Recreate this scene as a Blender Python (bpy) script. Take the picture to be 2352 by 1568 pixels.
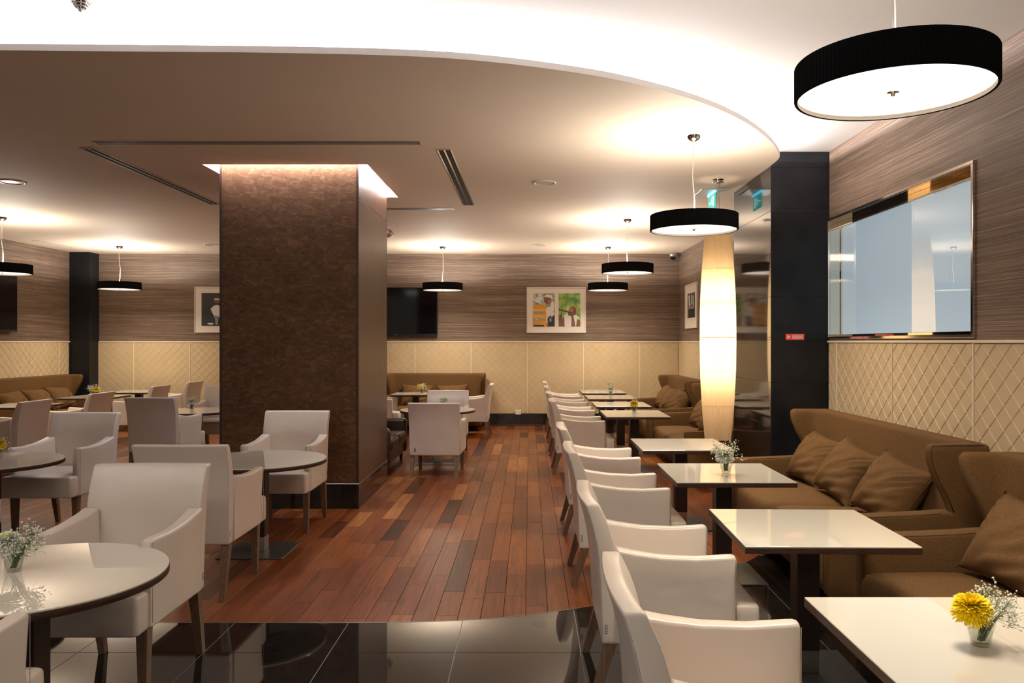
import bpy, bmesh, math, random
from mathutils import Vector, Matrix
random.seed(7)
PI = math.pi
for o in list(bpy.data.objects): bpy.data.objects.remove(o)
scene = bpy.context.scene
COL = scene.collection

# ------------------------------------------------------------------ camera, world, exposure
FPX, CX, HZ, EYE = 1830.0, 1216.0, 785.0, 1.62
cd = bpy.data.cameras.new('camera'); cam = bpy.data.objects.new('camera', cd); COL.objects.link(cam)
cam.location = (0, 0, EYE); cam.rotation_euler = (PI/2, 0, 0)
cd.sensor_fit = 'HORIZONTAL'; cd.sensor_width = 36; cd.lens = 36*FPX/2352
cd.shift_x = -(CX-1176)/2352; cd.shift_y = (HZ-784)/2352
cd.clip_end = 100; cd.clip_start = 0.05
scene.camera = cam
scene.view_settings.view_transform = 'Standard'; scene.view_settings.look = 'None'
scene.view_settings.exposure = 0.0; scene.view_settings.gamma = 1; scene.view_settings.use_curve_mapping = False
scene.cycles.max_bounces = 8; scene.cycles.sample_clamp_indirect = 4
w = bpy.data.worlds.new('world'); scene.world = w; w.use_nodes = True
w.node_tree.nodes['Background'].inputs[0].default_value = (1.0, 0.84, 0.68, 1)
w.node_tree.nodes['Background'].inputs[1].default_value = 0.27

ZC, ZU = 3.324, 3.46            # lower and upper ceiling
YB, XR, XL = 15.44, 2.90, -8.72 # back, right, left walls
YF = -1.6                        # open end behind the camera
ZD = 1.632                       # top of the wainscot

def light(name, kind, loc, power, color, rot=(0,0,0), size=None, size_y=None, radius=None, spread=None):
    l = bpy.data.lights.new(name, kind); l.energy = power; l.color = color
    if size is not None:
        l.size = size
        if size_y is not None: l.shape = 'RECTANGLE'; l.size_y = size_y
    if radius is not None: l.shadow_soft_size = radius
    if spread is not None: l.spread = spread
    o = bpy.data.objects.new(name, l); COL.objects.link(o); o.location = loc; o.rotation_euler = rot
    return o
# ceiling edge curve (x, y), the rim of the dropped ceiling
RIM = [(-9.2,4.42),(-7.0,4.52),(-5.0,4.60),(-3.094,4.657),(-2.34,4.676),(-1.578,4.695),(-.819,4.742),(-.306,4.83),(.230,5.016),
       (.670,5.243),(1.182,5.632),(1.615,6.106),(1.973,6.639),(2.205,7.09),(2.313,7.376),(2.335,7.70)]
def smooth_curve(P, n=8):
    out = []
    for i in range(len(P)-1):
        p0 = P[max(i-1,0)]; p1 = P[i]; p2 = P[i+1]; p3 = P[min(i+2,len(P)-1)]
        for k in range(n):
            t = k/n; r = []
            for a in (0,1):
                r.append(.5*((2*p1[a])+(-p0[a]+p2[a])*t+(2*p0[a]-5*p1[a]+4*p2[a]-p3[a])*t*t+(-p0[a]+3*p1[a]-3*p2[a]+p3[a])*t**3))
            out.append(tuple(r))
    out.append(P[-1]); return out
RIMC = smooth_curve(RIM)
# cove lighting: strips lying behind the rim, shining up at the higher ceiling
for i in range(16, len(RIMC)-6, 4):
    a = Vector(RIMC[i]); b = Vector(RIMC[min(i+4, len(RIMC)-1)]); d = b-a; m = (a+b)/2
    if m.x < -8.6: continue
    n = Vector((-d.y, d.x)).normalized()
    L = d.length
    m2 = m+n*.25
    rz = math.atan2(d.y, d.x)
    e = light('cove_light', 'AREA', (m2.x, m2.y, ZC+.046), 46*L, (1, .93, .92), size=L, size_y=.03)
    e.rotation_euler = Matrix.Rotation(rz, 4, 'Z').to_euler()
    e.rotation_euler = (Matrix.Rotation(rz, 4, 'Z') @ Matrix.Rotation(math.radians(180+55), 4, 'X')).to_euler()
# strips in the recess round the wooden column
CX0, CX1, CY0, CY1 = -3.01, -1.66, 7.74, 9.28
RX0, RX1, RY0, RY1 = -3.14, -1.55, 7.655, 9.39
for (x, y, sx, sy, p) in (((RX0+RX1)/2, (RY0+CY0)/2, 1.5, .06, 40), ((CX1+RX1)/2, (RY0+RY1)/2, .08, 1.6, 45),
                          ((CX0+RX0)/2, (RY0+RY1)/2, .08, 1.6, 30), ((RX0+RX1)/2, (RY1+CY1)/2, 1.5, .08, 20)):
    light('recess_light', 'AREA', (x, y, ZU-.02), p, (.95, .93, 1.0), size=sx, size_y=sy)
# added fill lights, out of view, standing in for light from the lounge
light('lounge_fill', 'AREA', (-1.5, -1.0, 3.35), 105, (1, .90, .80), size=5, size_y=1.2)
light('lounge_fill', 'AREA', (-3.5, 1.6, 3.42), 34, (1, .90, .82), size=2.0, size_y=1.0)

# ------------------------------------------------------------------ material helpers
def newmat(name):
    m = bpy.data.materials.new(name); m.use_nodes = True
    nt = m.node_tree; b = nt.nodes['Principled BSDF']
    return m, nt, b
def setp(b, color=None, rough=None, metal=None, spec=None, coat=None, trans=None, ior=None, emis=None, estr=None, crough=None, sheen=None):
    I = b.inputs
    if color is not None: I['Base Color'].default_value = (*color, 1)
    if rough is not None: I['Roughness'].default_value = rough
    if metal is not None: I['Metallic'].default_value = metal
    if spec is not None: I['Specular IOR Level'].default_value = spec
    if coat is not None: I['Coat Weight'].default_value = coat
    if crough is not None: I['Coat Roughness'].default_value = crough
    if trans is not None: I['Transmission Weight'].default_value = trans
    if ior is not None: I['IOR'].default_value = ior
    if sheen is not None: I['Sheen Weight'].default_value = sheen
    if emis is not None: I['Emission Color'].default_value = (*emis, 1)
    if estr is not None: I['Emission Strength'].default_value = estr
def N(nt, t, **kw):
    n = nt.nodes.new(t)
    for k, v in kw.items(): setattr(n, k, v)
    return n
def coords(nt, scale=(1,1,1), kind='Object'):
    tc = N(nt, 'ShaderNodeTexCoord'); mp = N(nt, 'ShaderNodeMapping'); mp.inputs['Scale'].default_value = scale
    nt.links.new(tc.outputs[kind], mp.inputs['Vector']); return mp.outputs[0]
def noise(nt, vec, scale=5, detail=3, rough=.5, dist=0):
    n = N(nt, 'ShaderNodeTexNoise'); n.inputs['Scale'].default_value = scale; n.inputs['Detail'].default_value = detail
    n.inputs['Roughness'].default_value = rough; n.inputs['Distortion'].default_value = dist
    nt.links.new(vec, n.inputs['Vector']); return n.outputs['Fac']
def ramp(nt, fac, stops):
    r = N(nt, 'ShaderNodeValToRGB'); e = r.color_ramp.elements
    e[0].position, e[0].color = stops[0][0], (*stops[0][1], 1)
    e[1].position, e[1].color = stops[-1][0], (*stops[-1][1], 1)
    for p, c in stops[1:-1]:
        x = e.new(p); x.color = (*c, 1)
    nt.links.new(fac, r.inputs['Fac']); return r.outputs['Color']
def bump(nt, b, h, strength=.2, dist=.002):
    n = N(nt, 'ShaderNodeBump'); n.inputs['Strength'].default_value = strength; n.inputs['Distance'].default_value = dist
    nt.links.new(h, n.inputs['Height']); nt.links.new(n.outputs[0], b.inputs['Normal'])
def simple(name, color, rough=.5, metal=0, **kw):
    m, nt, b = newmat(name); setp(b, color=color, rough=rough, metal=metal, **kw); return m
def noisy(name, c0, c1, rough, scale=(1,1,1), nscale=8, detail=4, bstr=0, bdist=.002, lo=.35, hi=.65, dist=0, **kw):
    m, nt, b = newmat(name); setp(b, rough=rough, **kw)
    v = coords(nt, scale); f = noise(nt, v, nscale, detail, .55, dist)
    nt.links.new(ramp(nt, f, [(lo, c0), (hi, c1)]), b.inputs['Base Color'])
    if bstr: bump(nt, b, f, bstr, bdist)
    return m
M = {}
M['ceiling'] = noisy('ceiling_paint_lamplit', (.67,.555,.445), (.70,.58,.465), .75, nscale=.6)  # warm lamplight put into the colour; the paint itself is whitish
M['ceiling_high'] = noisy('ceiling_paint_white', (.76,.72,.70), (.79,.75,.73), .75, nscale=.6)
M['black_stone'] = noisy('black_stone', (.010,.010,.011), (.022,.020,.019), .06, nscale=3, detail=6, spec=.6)
M['tile'] = noisy('black_polished_tile', (.008,.008,.008), (.016,.015,.014), .035, nscale=5, detail=6, spec=.9)
M['stone_front'] = noisy('honed_black_stone', (.008,.009,.011), (.016,.016,.018), .3, nscale=3, detail=6, spec=.2)
M['grout'] = simple('grout', (.30,.28,.25), .6)
M['grout_dark'] = simple('dark_grout', (.16,.15,.14), .6)
M['chrome'] = simple('chrome', (.78,.75,.71), .09, 1)
M['mirror'] = simple('polished_brass_steel', (.80,.72,.60), .03, 1)
M['steel'] = simple('brushed_steel', (.55,.53,.50), .28, 1)
M['black_plate'] = noisy('dark_base_plate', (.035,.038,.040), (.06,.062,.062), .3, nscale=40, spec=.5)
M['plastic_black'] = simple('black_plastic', (.008,.008,.008), .35)
M['screen'] = simple('screen_glass', (.003,.003,.004), .07, spec=.45)
M['white_plastic'] = simple('white_plastic', (.62,.56,.50), .4)
M['dark_void'] = simple('slot_dark', (.012,.010,.009), .8)
M['frame_white'] = simple('white_frame', (.72,.68,.64), .45)
M['mat_board'] = simple('mat_board', (.74,.68,.62), .8)
M['table_white'] = simple('back_painted_glass', (.68,.64,.545), .5, coat=1, crough=.002, spec=.1)
M['table_white'].node_tree.nodes['Principled BSDF'].inputs['Coat IOR'].default_value = 1.7
M['table_edge'] = noisy('dark_wenge', (.024,.008,.004), (.050,.018,.009), .5, scale=(3,3,30), nscale=4)
M['pedestal'] = noisy('dark_wenge_post', (.014,.006,.004), (.028,.011,.007), .42, scale=(40,40,2), nscale=3)
M['leg_wood'] = noisy('chair_leg_wood', (.12,.070,.040), (.20,.12,.070), .45, scale=(60,60,4), nscale=2)
M['shade_black'] = noisy('pleated_black_fabric', (.0035,.0035,.004), (.007,.007,.008), .95, scale=(1,1,1), nscale=200, spec=.1)
M['shade_lining'] = simple('shade_lining', (.55,.50,.45), .7)
M['cord'] = simple('clear_cord', (.75,.68,.60), .3)
M['tag'] = simple('grey_tag', (.12,.13,.15), .5)
M['tag_print'] = simple('tag_print', (.6,.6,.6), .5)
M['seam'] = simple('seam_thread', (.36,.29,.24), .6)
M['sofa_seam'] = simple('sofa_piping', (.065,.036,.017), .8)
def clear(name, ior, tintc):
    m = bpy.data.materials.new(name); m.use_nodes = True; nt = m.node_tree
    for n in list(nt.nodes): nt.nodes.remove(n)
    out = N(nt, 'ShaderNodeOutputMaterial'); t = N(nt, 'ShaderNodeBsdfTransparent'); g = N(nt, 'ShaderNodeBsdfGlossy'); mx = N(nt, 'ShaderNodeMixShader'); fr = N(nt, 'ShaderNodeMath', operation='MULTIPLY_ADD'); lw = N(nt, 'ShaderNodeLayerWeight'); pw = N(nt, 'ShaderNodeMath', operation='POWER')
    nt.links.new(lw.outputs['Facing'], pw.inputs[0]); pw.inputs[1].default_value = 3.2; nt.links.new(pw.outputs[0], fr.inputs[0]); fr.inputs[1].default_value = (ior-1); fr.inputs[2].default_value = .03; t.inputs['Color'].default_value = (*tintc, 1); g.inputs['Roughness'].default_value = .02
    nt.links.new(fr.outputs[0], mx.inputs[0]); nt.links.new(t.outputs[0], mx.inputs[1]); nt.links.new(g.outputs[0], mx.inputs[2]); nt.links.new(mx.outputs[0], out.inputs['Surface'])
    return m
M['water'] = clear('water', 1.2, (.93,.95,.93))
M['glass'] = clear('clear_glass', 1.5, (.92,.93,.92))
M['stem'] = simple('green_stem', (.10,.17,.03), .5)
M['leaf'] = noisy('dark_green_leaf', (.02,.05,.015), (.05,.10,.03), .5, nscale=60)
M['petal_yellow'] = noisy('yellow_petal', (.92,.66,.003), (1.0,.82,.006), .5, nscale=60)
M['petal_white'] = noisy('white_petal', (.80,.80,.72), (.90,.90,.84), .5, nscale=60)
M['petal_core'] = simple('green_core', (.42,.52,.05), .6)
M['breath'] = simple('small_white_blossom', (.82,.80,.70), .6)
M['leather_dark'] = noisy('brown_leather', (.040,.020,.014), (.068,.036,.025), .32, nscale=12, bstr=.15, bdist=.01)

def leather():
    m, nt, b = newmat('white_leather'); setp(b, rough=.33, spec=.5)
    v = coords(nt); f = noise(nt, v, 1.8, 2, .5)
    nt.links.new(ramp(nt, f, [(.3, (.64,.56,.49)), (.7, (.72,.635,.56))]), b.inputs['Base Color'])
    f2 = noise(nt, v, 5, 2, .5); f3 = noise(nt, v, 420, 2, .5)
    mx = N(nt, 'ShaderNodeMath', operation='MULTIPLY_ADD'); nt.links.new(f3, mx.inputs[0]); mx.inputs[1].default_value = .012; nt.links.new(f2, mx.inputs[2])
    bump(nt, b, mx.outputs[0], .35, .02); return m
M['leather'] = leather()
def linen():
    m, nt, b = newmat('brown_linen'); setp(b, rough=.85, spec=.15, sheen=0)
    v1 = coords(nt, (1,1,8)); v2 = coords(nt, (6,6,1))
    a = noise(nt, v1, 130, 3, .65); c = noise(nt, v2, 100, 3, .65)
    ad = N(nt, 'ShaderNodeMath', operation='ADD'); nt.links.new(a, ad.inputs[0]); nt.links.new(c, ad.inputs[1])
    hl = N(nt, 'ShaderNodeMath', operation='MULTIPLY'); nt.links.new(ad.outputs[0], hl.inputs[0]); hl.inputs[1].default_value = .5
    nt.links.new(ramp(nt, hl.outputs[0], [(.36, (.070,.033,.011)), (.5, (.130,.068,.025)), (.64, (.205,.118,.048))]), b.inputs['Base Color'])
    bump(nt, b, hl.outputs[0], .5, .0015); return m
M['linen'] = linen()
def wallpaper():
    m, nt, b = newmat('striped_wallpaper'); setp(b, rough=.55, spec=.3)
    v = coords(nt, (.6,.6,150)); v2 = coords(nt, (1.2,1.2,330)); v3 = coords(nt, (.35,.35,9))
    a = noise(nt, v, 1, 4, .6); c = noise(nt, v2, 1, 3, .7); d = noise(nt, v3, 1, 2, .5)
    col = ramp(nt, a, [(.3, (.072,.045,.029)), (.5, (.145,.099,.072)), (.72, (.265,.19,.145))])
    r2 = ramp(nt, c, [(.58, (0,0,0)), (.68, (1,1,1))])
    mx = N(nt, 'ShaderNodeMix', data_type='RGBA'); nt.links.new(r2, mx.inputs['Factor']); nt.links.new(col, mx.inputs['A']); mx.inputs['B'].default_value = (.50,.375,.285,1)
    r3 = ramp(nt, d, [(.3, (.80,.80,.80)), (.7, (1.12,1.12,1.12))])
    mu = N(nt, 'ShaderNodeMix', data_type='RGBA', blend_type='MULTIPLY'); mu.inputs['Factor'].default_value = 1
    nt.links.new(mx.outputs['Result'], mu.inputs['A']); nt.links.new(r3, mu.inputs['B'])
    nt.links.new(mu.outputs['Result'], b.inputs['Base Color']); bump(nt, b, a, .3, .002); return m
M['wallpaper'] = wallpaper()
M['panel'] = noisy('cream_leather_panel', (.55,.425,.262), (.585,.455,.285), .5, nscale=3, spec=.3)
M['panel_trim'] = simple('cream_trim', (.80,.69,.52), .4)
def plankmat():
    m, nt, b = newmat('merbau_plank'); setp(b, rough=.32, spec=.34, coat=.08, crough=.15)
    at = N(nt, 'ShaderNodeAttribute'); at.attribute_name = 'tint'
    tc = N(nt, 'ShaderNodeTexCoord')
    cb = N(nt, 'ShaderNodeCombineXYZ'); mu = N(nt, 'ShaderNodeMath', operation='MULTIPLY'); mu.inputs[1].default_value = 53
    nt.links.new(at.outputs['Fac'], mu.inputs[0]); nt.links.new(mu.outputs[0], cb.inputs[1]); nt.links.new(mu.outputs[0], cb.inputs[2])
    ad = N(nt, 'ShaderNodeVectorMath', operation='ADD'); nt.links.new(tc.outputs['Object'], ad.inputs[0]); nt.links.new(cb.outputs[0], ad.inputs[1])
    mp = N(nt, 'ShaderNodeMapping'); mp.inputs['Scale'].default_value = (26, 1.6, 1); nt.links.new(ad.outputs[0], mp.inputs['Vector'])
    g = noise(nt, mp.outputs[0], 1, 6, .62, 1.2)
    mp2 = N(nt, 'ShaderNodeMapping'); mp2.inputs['Scale'].default_value = (130, 5, 1); nt.links.new(ad.outputs[0], mp2.inputs['Vector'])
    g2 = noise(nt, mp2.outputs[0], 1, 3, .6)
    base = ramp(nt, at.outputs['Fac'], [(0, (.050,.013,.005)), (.25, (.115,.028,.008)), (.6, (.205,.057,.015)), (.88, (.27,.085,.022)), (1, (.37,.150,.045))])
    gr = ramp(nt, g, [(.3, (.55,.50,.48)), (.5, (1,1,1)), (.7, (1.38,1.42,1.45))])
    gr2 = ramp(nt, g2, [(.3, (.82,.82,.82)), (.7, (1.1,1.1,1.1))])
    a = N(nt, 'ShaderNodeMix', data_type='RGBA', blend_type='MULTIPLY'); a.inputs['Factor'].default_value = 1
    nt.links.new(base, a.inputs['A']); nt.links.new(gr, a.inputs['B'])
    c = N(nt, 'ShaderNodeMix', data_type='RGBA', blend_type='MULTIPLY'); c.inputs['Factor'].default_value = 1
    nt.links.new(a.outputs['Result'], c.inputs['A']); nt.links.new(gr2, c.inputs['B'])
    nt.links.new(c.outputs['Result'], b.inputs['Base Color']); bump(nt, b, g2, .08, .001); return m
M['plank'] = plankmat()
M['plank_gap'] = simple('plank_joint', (.012,.005,.003), .7)
def burl():
    m, nt, b = newmat('brown_burl_panel'); setp(b, rough=.5, spec=.22)
    v = coords(nt, (1,1,1.9)); f = noise(nt, v, 9, 6, .62, 1.6); f2 = noise(nt, v, 1.6, 2, .5)
    c = ramp(nt, f, [(.32, (.085,.040,.019)), (.5, (.118,.058,.028)), (.66, (.180,.096,.050))])
    r2 = ramp(nt, f2, [(.3, (.85,.85,.85)), (.7, (1.15,1.15,1.15))])
    mu = N(nt, 'ShaderNodeMix', data_type='RGBA', blend_type='MULTIPLY'); mu.inputs['Factor'].default_value = 1
    nt.links.new(c, mu.inputs['A']); nt.links.new(r2, mu.inputs['B']); nt.links.new(mu.outputs['Result'], b.inputs['Base Color'])
    bump(nt, b, f, .15, .002); return m
M['burl'] = burl()
M['side_wood'] = noisy('brown_straight_grain', (.075,.036,.018), (.13,.070,.038), .35, scale=(70,70,1.2), nscale=1, detail=4, lo=.3, hi=.7)
M['edge_trim'] = simple('dark_bronze_trim', (.045,.024,.016), .35)
def diffuser():
    m, nt, b = newmat('lit_diffuser'); setp(b, color=(.8,.75,.7), rough=.5, emis=(1,.87,.70), estr=1.9); return m
M['diffuser'] = diffuser()
M['pane'] = None
m, nt, b = newmat('frosted_blue_pane'); setp(b, color=(.24,.31,.36), rough=.6, spec=.1, coat=1, crough=.006, emis=(.50,.64,.73), estr=.56); b.inputs['Coat IOR'].default_value = 1.9; M['pane'] = m
def tube():
    m = bpy.data.materials.new('pleated_cream_fabric'); m.use_nodes = True; nt = m.node_tree
    for n in list(nt.nodes): nt.nodes.remove(n)
    out = N(nt, 'ShaderNodeOutputMaterial'); d = N(nt, 'ShaderNodeBsdfDiffuse'); t = N(nt, 'ShaderNodeBsdfTranslucent'); mx = N(nt, 'ShaderNodeMixShader')
    d.inputs['Color'].default_value = (.72,.62,.48,1); t.inputs['Color'].default_value = (.94,.76,.50,1); mx.inputs[0].default_value = .62
    nt.links.new(d.outputs[0], mx.inputs[1]); nt.links.new(t.outputs[0], mx.inputs[2]); nt.links.new(mx.outputs[0], out.inputs['Surface'])
    return m
M['tube'] = tube()
M['sign_green'] = simple('sign_green', (.02,.30,.22), .4, emis=(.03,.55,.45), estr=.9)
M['sign_white'] = simple('sign_white', (.8,.9,.9), .4, emis=(.6,.95,1.0), estr=1.4)
M['sign_cyan'] = simple('lit_cyan_edge', (.2,.7,.9), .3, emis=(.15,.65,1.0), estr=2.2)
M['sign_red'] = simple('sign_red', (.70,.035,.025), .4)
M['print_white'] = simple('print_white', (.85,.80,.75), .6)
M['led_red'] = simple('red_led', (.8,.02,.01), .3, emis=(1,.05,.02), estr=2)

def flat(name, c): 
    k = 'flat_'+name
    if k not in M: M[k] = simple(k, c, .5)
    return M[k]

# ------------------------------------------------------------------ mesh helpers
def mesh_from(name, verts, faces, mat, smooth=False, mats=None, fmat=None):
    me = bpy.data.meshes.new(name); me.from_pydata([tuple(v) for v in verts], [], faces)
    for mm in (mats or [mat]): me.materials.append(mm)
    if fmat: me.polygons.foreach_set('material_index', fmat)
    if smooth: me.polygons.foreach_set('use_smooth', [True]*len(me.polygons))
    me.update(); return me
def link(name, me, parent=None, loc=(0,0,0), rot=(0,0,0)):
    o = bpy.data.objects.new(name, me); COL.objects.link(o); o.location = loc; o.rotation_euler = rot
    if parent is not None: o.parent = parent
    return o
def tag(o, label, cat, group=None):
    o['label'] = label; o['category'] = cat
    if group: o['group'] = group
    return o
def empty(name, loc, rz=0):
    o = bpy.data.objects.new(name, None); COL.objects.link(o); o.location = loc; o.rotation_euler = (0,0,rz); o.empty_display_size = .1
    return o
class MB:
    def __init__(s): s.v = []; s.f = []; s.m = []; s.sm = []
    def add(s, vs, fs, mi=0, sm=False):
        b = len(s.v); s.v += [tuple(p) for p in vs]; s.f += [tuple(b+i for i in f) for f in fs]; s.m += [mi]*len(fs); s.sm += [sm]*len(fs); return s
    def box(s, x0,x1,y0,y1,z0,z1, bev=0, mi=0):
        if bev:
            e = bev
            # chamfered box: rings along z
            def ring(i, z): return [(x0+i,y0+e,z),(x0+e,y0+i,z),(x1-e,y0+i,z),(x1-i,y0+e,z),(x1-i,y1-e,z),(x1-e,y1-i,z),(x0+e,y1-i,z),(x0+i,y1-e,z)]
            def ringi(z): return [(x0+e,y0+e,z),(x0+e,y0+e,z),(x1-e,y0+e,z),(x1-e,y0+e,z),(x1-e,y1-e,z),(x1-e,y1-e,z),(x0+e,y1-e,z),(x0+e,y1-e,z)]
            return s.loft([[(x0+e,y0+e,z0),(x0+e*1.001,y0+e,z0),(x1-e*1.001,y0+e,z0),(x1-e,y0+e,z0),(x1-e,y1-e,z0),(x1-e*1.001,y1-e,z0),(x0+e*1.001,y1-e,z0),(x0+e,y1-e,z0)],
                           ring(0, z0+e), ring(0, z1-e),
                           [(x0+e,y0+e,z1),(x0+e*1.001,y0+e,z1),(x1-e*1.001,y0+e,z1),(x1-e,y0+e,z1),(x1-e,y1-e,z1),(x1-e*1.001,y1-e,z1),(x0+e*1.001,y1-e,z1),(x0+e,y1-e,z1)]], mi=mi)
        return s.add([(x0,y0,z0),(x1,y0,z0),(x1,y1,z0),(x0,y1,z0),(x0,y0,z1),(x1,y0,z1),(x1,y1,z1),(x0,y1,z1)],
                     [(0,3,2,1),(4,5,6,7),(0,1,5,4),(1,2,6,5),(2,3,7,6),(3,0,4,7)], mi)
    def loft(s, rings, cap=True, closed=True, mi=0, sm=False):
        n = len(rings[0]); vs = [p for r in rings for p in r]; fs = []
        for k in range(len(rings)-1):
            for i in range(n if closed else n-1):
                j = (i+1) % n; fs.append((k*n+i, k*n+j, (k+1)*n+j, (k+1)*n+i))
        if cap: fs.append(tuple(reversed(range(n)))); fs.append(tuple(range((len(rings)-1)*n, len(rings)*n)))
        return s.add(vs, fs, mi, sm)
    def lathe(s, prof, c=(0,0,0), n=32, mi=0, sm=True, cap=False):
        rings = [[(c[0]+r*math.cos(2*PI*i/n), c[1]+r*math.sin(2*PI*i/n), c[2]+z) for i in range(n)] for r, z in prof]
        return s.loft(rings, cap=cap, mi=mi, sm=sm)
    def tube(s, pts, r, n=6, mi=0, sm=True):
        rings = []; P = [Vector(p) for p in pts]
        for i, p in enumerate(P):
            d = (P[min(i+1,len(P)-1)]-P[max(i-1,0)]).normalized()
            a = d.cross(Vector((0,0,1)));
            if a.length < .01: a = Vector((1,0,0))
            a.normalize(); b2 = d.cross(a).normalized()
            rr = r[i] if isinstance(r, (list,tuple)) else r
            rings.append([p+a*rr*math.cos(2*PI*k/n)+b2*rr*math.sin(2*PI*k/n) for k in range(n)])
        return s.loft(rings, mi=mi, sm=sm)
    def mesh(s, name, mats):
        if not isinstance(mats, (list,tuple)): mats = [mats]
        me = bpy.data.meshes.new(name); me.from_pydata(s.v, [], s.f)
        for mm in mats: me.materials.append(mm)
        me.polygons.foreach_set('material_index', s.m); me.polygons.foreach_set('use_smooth', s.sm); me.update()
        return me
    def fix(s, me):
        bm = bmesh.new(); bm.from_mesh(me); bmesh.ops.recalc_face_normals(bm, faces=bm.faces); bm.to_mesh(me); bm.free(); return me
    def build(s, name, mats, parent=None, loc=(0,0,0), rot=(0,0,0)):
        return link(name, s.fix(s.mesh(name, mats)), parent, loc, rot)
def structure(name, o):
    o.name = name; o['kind'] = 'structure'; return o
def rrect(hw, hh, r, nl=1, ns=1, na=4):
    """rounded rectangle outline in (u, v), nl subdivisions along u sides, ns along v sides"""
    pts = []
    def side(a, b, n):
        for i in range(n): t = (i+1)/(n+1); pts.append((a[0]+(b[0]-a[0])*t, a[1]+(b[1]-a[1])*t))
    cs = [(hw-r, -(hh-r), -PI/2), (hw-r, hh-r, 0), (-(hw-r), hh-r, PI/2), (-(hw-r), -(hh-r), PI)]
    for k, (x, y, a0) in enumerate(cs):
        for i in range(na+1):
            a = a0+PI/2*i/na; pts.append((x+r*math.cos(a), y+r*math.sin(a)))
        a1 = a0+PI/2; nx = cs[(k+1)%4]
        side((x+r*math.cos(a1), y+r*math.sin(a1)), (nx[0]+r*math.cos(nx[2]), nx[1]+r*math.sin(nx[2])), ns if k in (0,2) else nl)
    return pts
def copy_tree(o, parent=None, names=None):
    c = o.copy(); COL.objects.link(c); c.parent = parent
    for ch in KIDS.get(o.name, []):
        KIDS.setdefault(c.name, []).append(copy_tree(ch, c))
    return c
KIDS = {}
def index_kids():
    KIDS.clear()
    for o in bpy.data.objects:
        if o.parent: KIDS.setdefault(o.parent.name, []).append(o)
def piece(o, me_name): return o

# ------------------------------------------------------------------ floor
def rim_at(x, table):
    for i in range(len(table)-1):
        if table[i][0] <= x <= table[i+1][0] and table[i+1][0] > table[i][0]:
            t = (x-table[i][0])/(table[i+1][0]-table[i][0]); return table[i][1]+t*(table[i+1][1]-table[i][1])
    return table[-1][1] if x > table[-1][0] else table[0][1]
FLOORRIM = smooth_curve([(-9.2,4.45),(-7,4.52),(-5,4.57),(-3.0,4.60),(-2.0,4.60),(-1.0,4.60),(-.5,4.625),(-.1,4.70),(.357,4.875),(.75,5.06),(1.15,5.37),(1.52,5.77),(1.81,6.15),(2.08,6.62),(2.25,7.1),(2.335,7.7),(2.5,9.0)])
fl = MB(); fl.box(XL-.1, XR+.1, YF, YB+.1, -.12, -.006)
floor = structure('floor', fl.build('floor', M['plank_gap']))
# grout bed under the tiles
g = MB()
def tint(me, val):
    a = me.attributes.new('tint', 'FLOAT', 'POINT'); a.data.foreach_set('value', [val]*len(me.vertices))
PW = .133; x0 = 1216; planks = []
k0 = int((XL-.0)/PW)-1
rnd = random.Random(11)
ncol = int((XR-XL)/PW)+2
for c in range(ncol):
    xa = -.0225+PW*(c+k0)
    xb = xa+PW
    if xb < XL or xa > XR: continue
    xa2, xb2 = max(xa, XL), min(xb, XR)
    y = 4.0-rnd.random()*1.0
    while y < YB:
        L = rnd.choice([.45,.6,.75,.9,1.05,1.2,1.35]); y2 = min(y+L, YB)
        ya_l = max(y, rim_at(xa2, FLOORRIM)); ya_r = max(y, rim_at(xb2, FLOORRIM))
        tv = min(1, max(0, rnd.gauss(.56, .15))); q = rnd.random()
        if q < .08: tv = rnd.random()*.2
        elif q > .975: tv = .95
        if y2 > max(ya_l, ya_r)+.02:
            planks.append((xa2, xb2, ya_l, ya_r, y2, tv, c))
        y = y2
def plank_geo(mb, p):
    xa, xb, yl, yr, y2, tv, c = p; e = .0012; z0, z1 = -.006, 0
    b = .001
    xa += e; xb -= e; yl += e; yr += e; y2 -= e
    mb.add([(xa,yl,z0),(xb,yr,z0),(xb,y2,z0),(xa,y2,z0),(xa,yl,z1-.0012),(xb,yr,z1-.0012),(xb,y2,z1-.0012),(xa,y2,z1-.0012),
            (xa+b,yl+b,z1),(xb-b,yr+b,z1),(xb-b,y2-b,z1),(xa+b,y2-b,z1)],
           [(0,1,5,4),(1,2,6,5),(2,3,7,6),(3,0,4,7),(4,5,9,8),(5,6,10,9),(6,7,11,10),(7,4,8,11),(8,9,10,11)])
def plank_px(p):
    xc, yc = (p[0]+p[1])/2, (p[2]+p[4])/2
    u = CX+xc/yc*FPX
    if u < -20 or u > 1780: return 0
    hidden = (497 < u < 885 and yc > 7.7) or (u > 1300 and yc > 6.3) or (u < 480 and yc < 4.9 and u > 150)
    area = (p[1]-p[0])/yc*(p[4]-p[2])/(yc*yc)
    if u > 1380: area *= .45
    return 0 if hidden else area
order = sorted(range(len(planks)), key=lambda i: -plank_px(planks[i]))
single = set(order[:298])
rest = MB(); rv = []
for i, p in enumerate(planks):
    if i in single:
        mb = MB(); plank_geo(mb, p); me = mb.mesh('plank', M['plank']); tint(me, p[5]); link('plank', me, floor)
    else:
        n0 = len(rest.v); plank_geo(rest, p); rv += [p[5]]*(len(rest.v)-n0)
me = rest.mesh('planks', M['plank']); a = me.attributes.new('tint', 'FLOAT', 'POINT'); a.data.foreach_set('value', rv)
o = link('planks', me, floor); o['kind'] = 'stuff'
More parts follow.
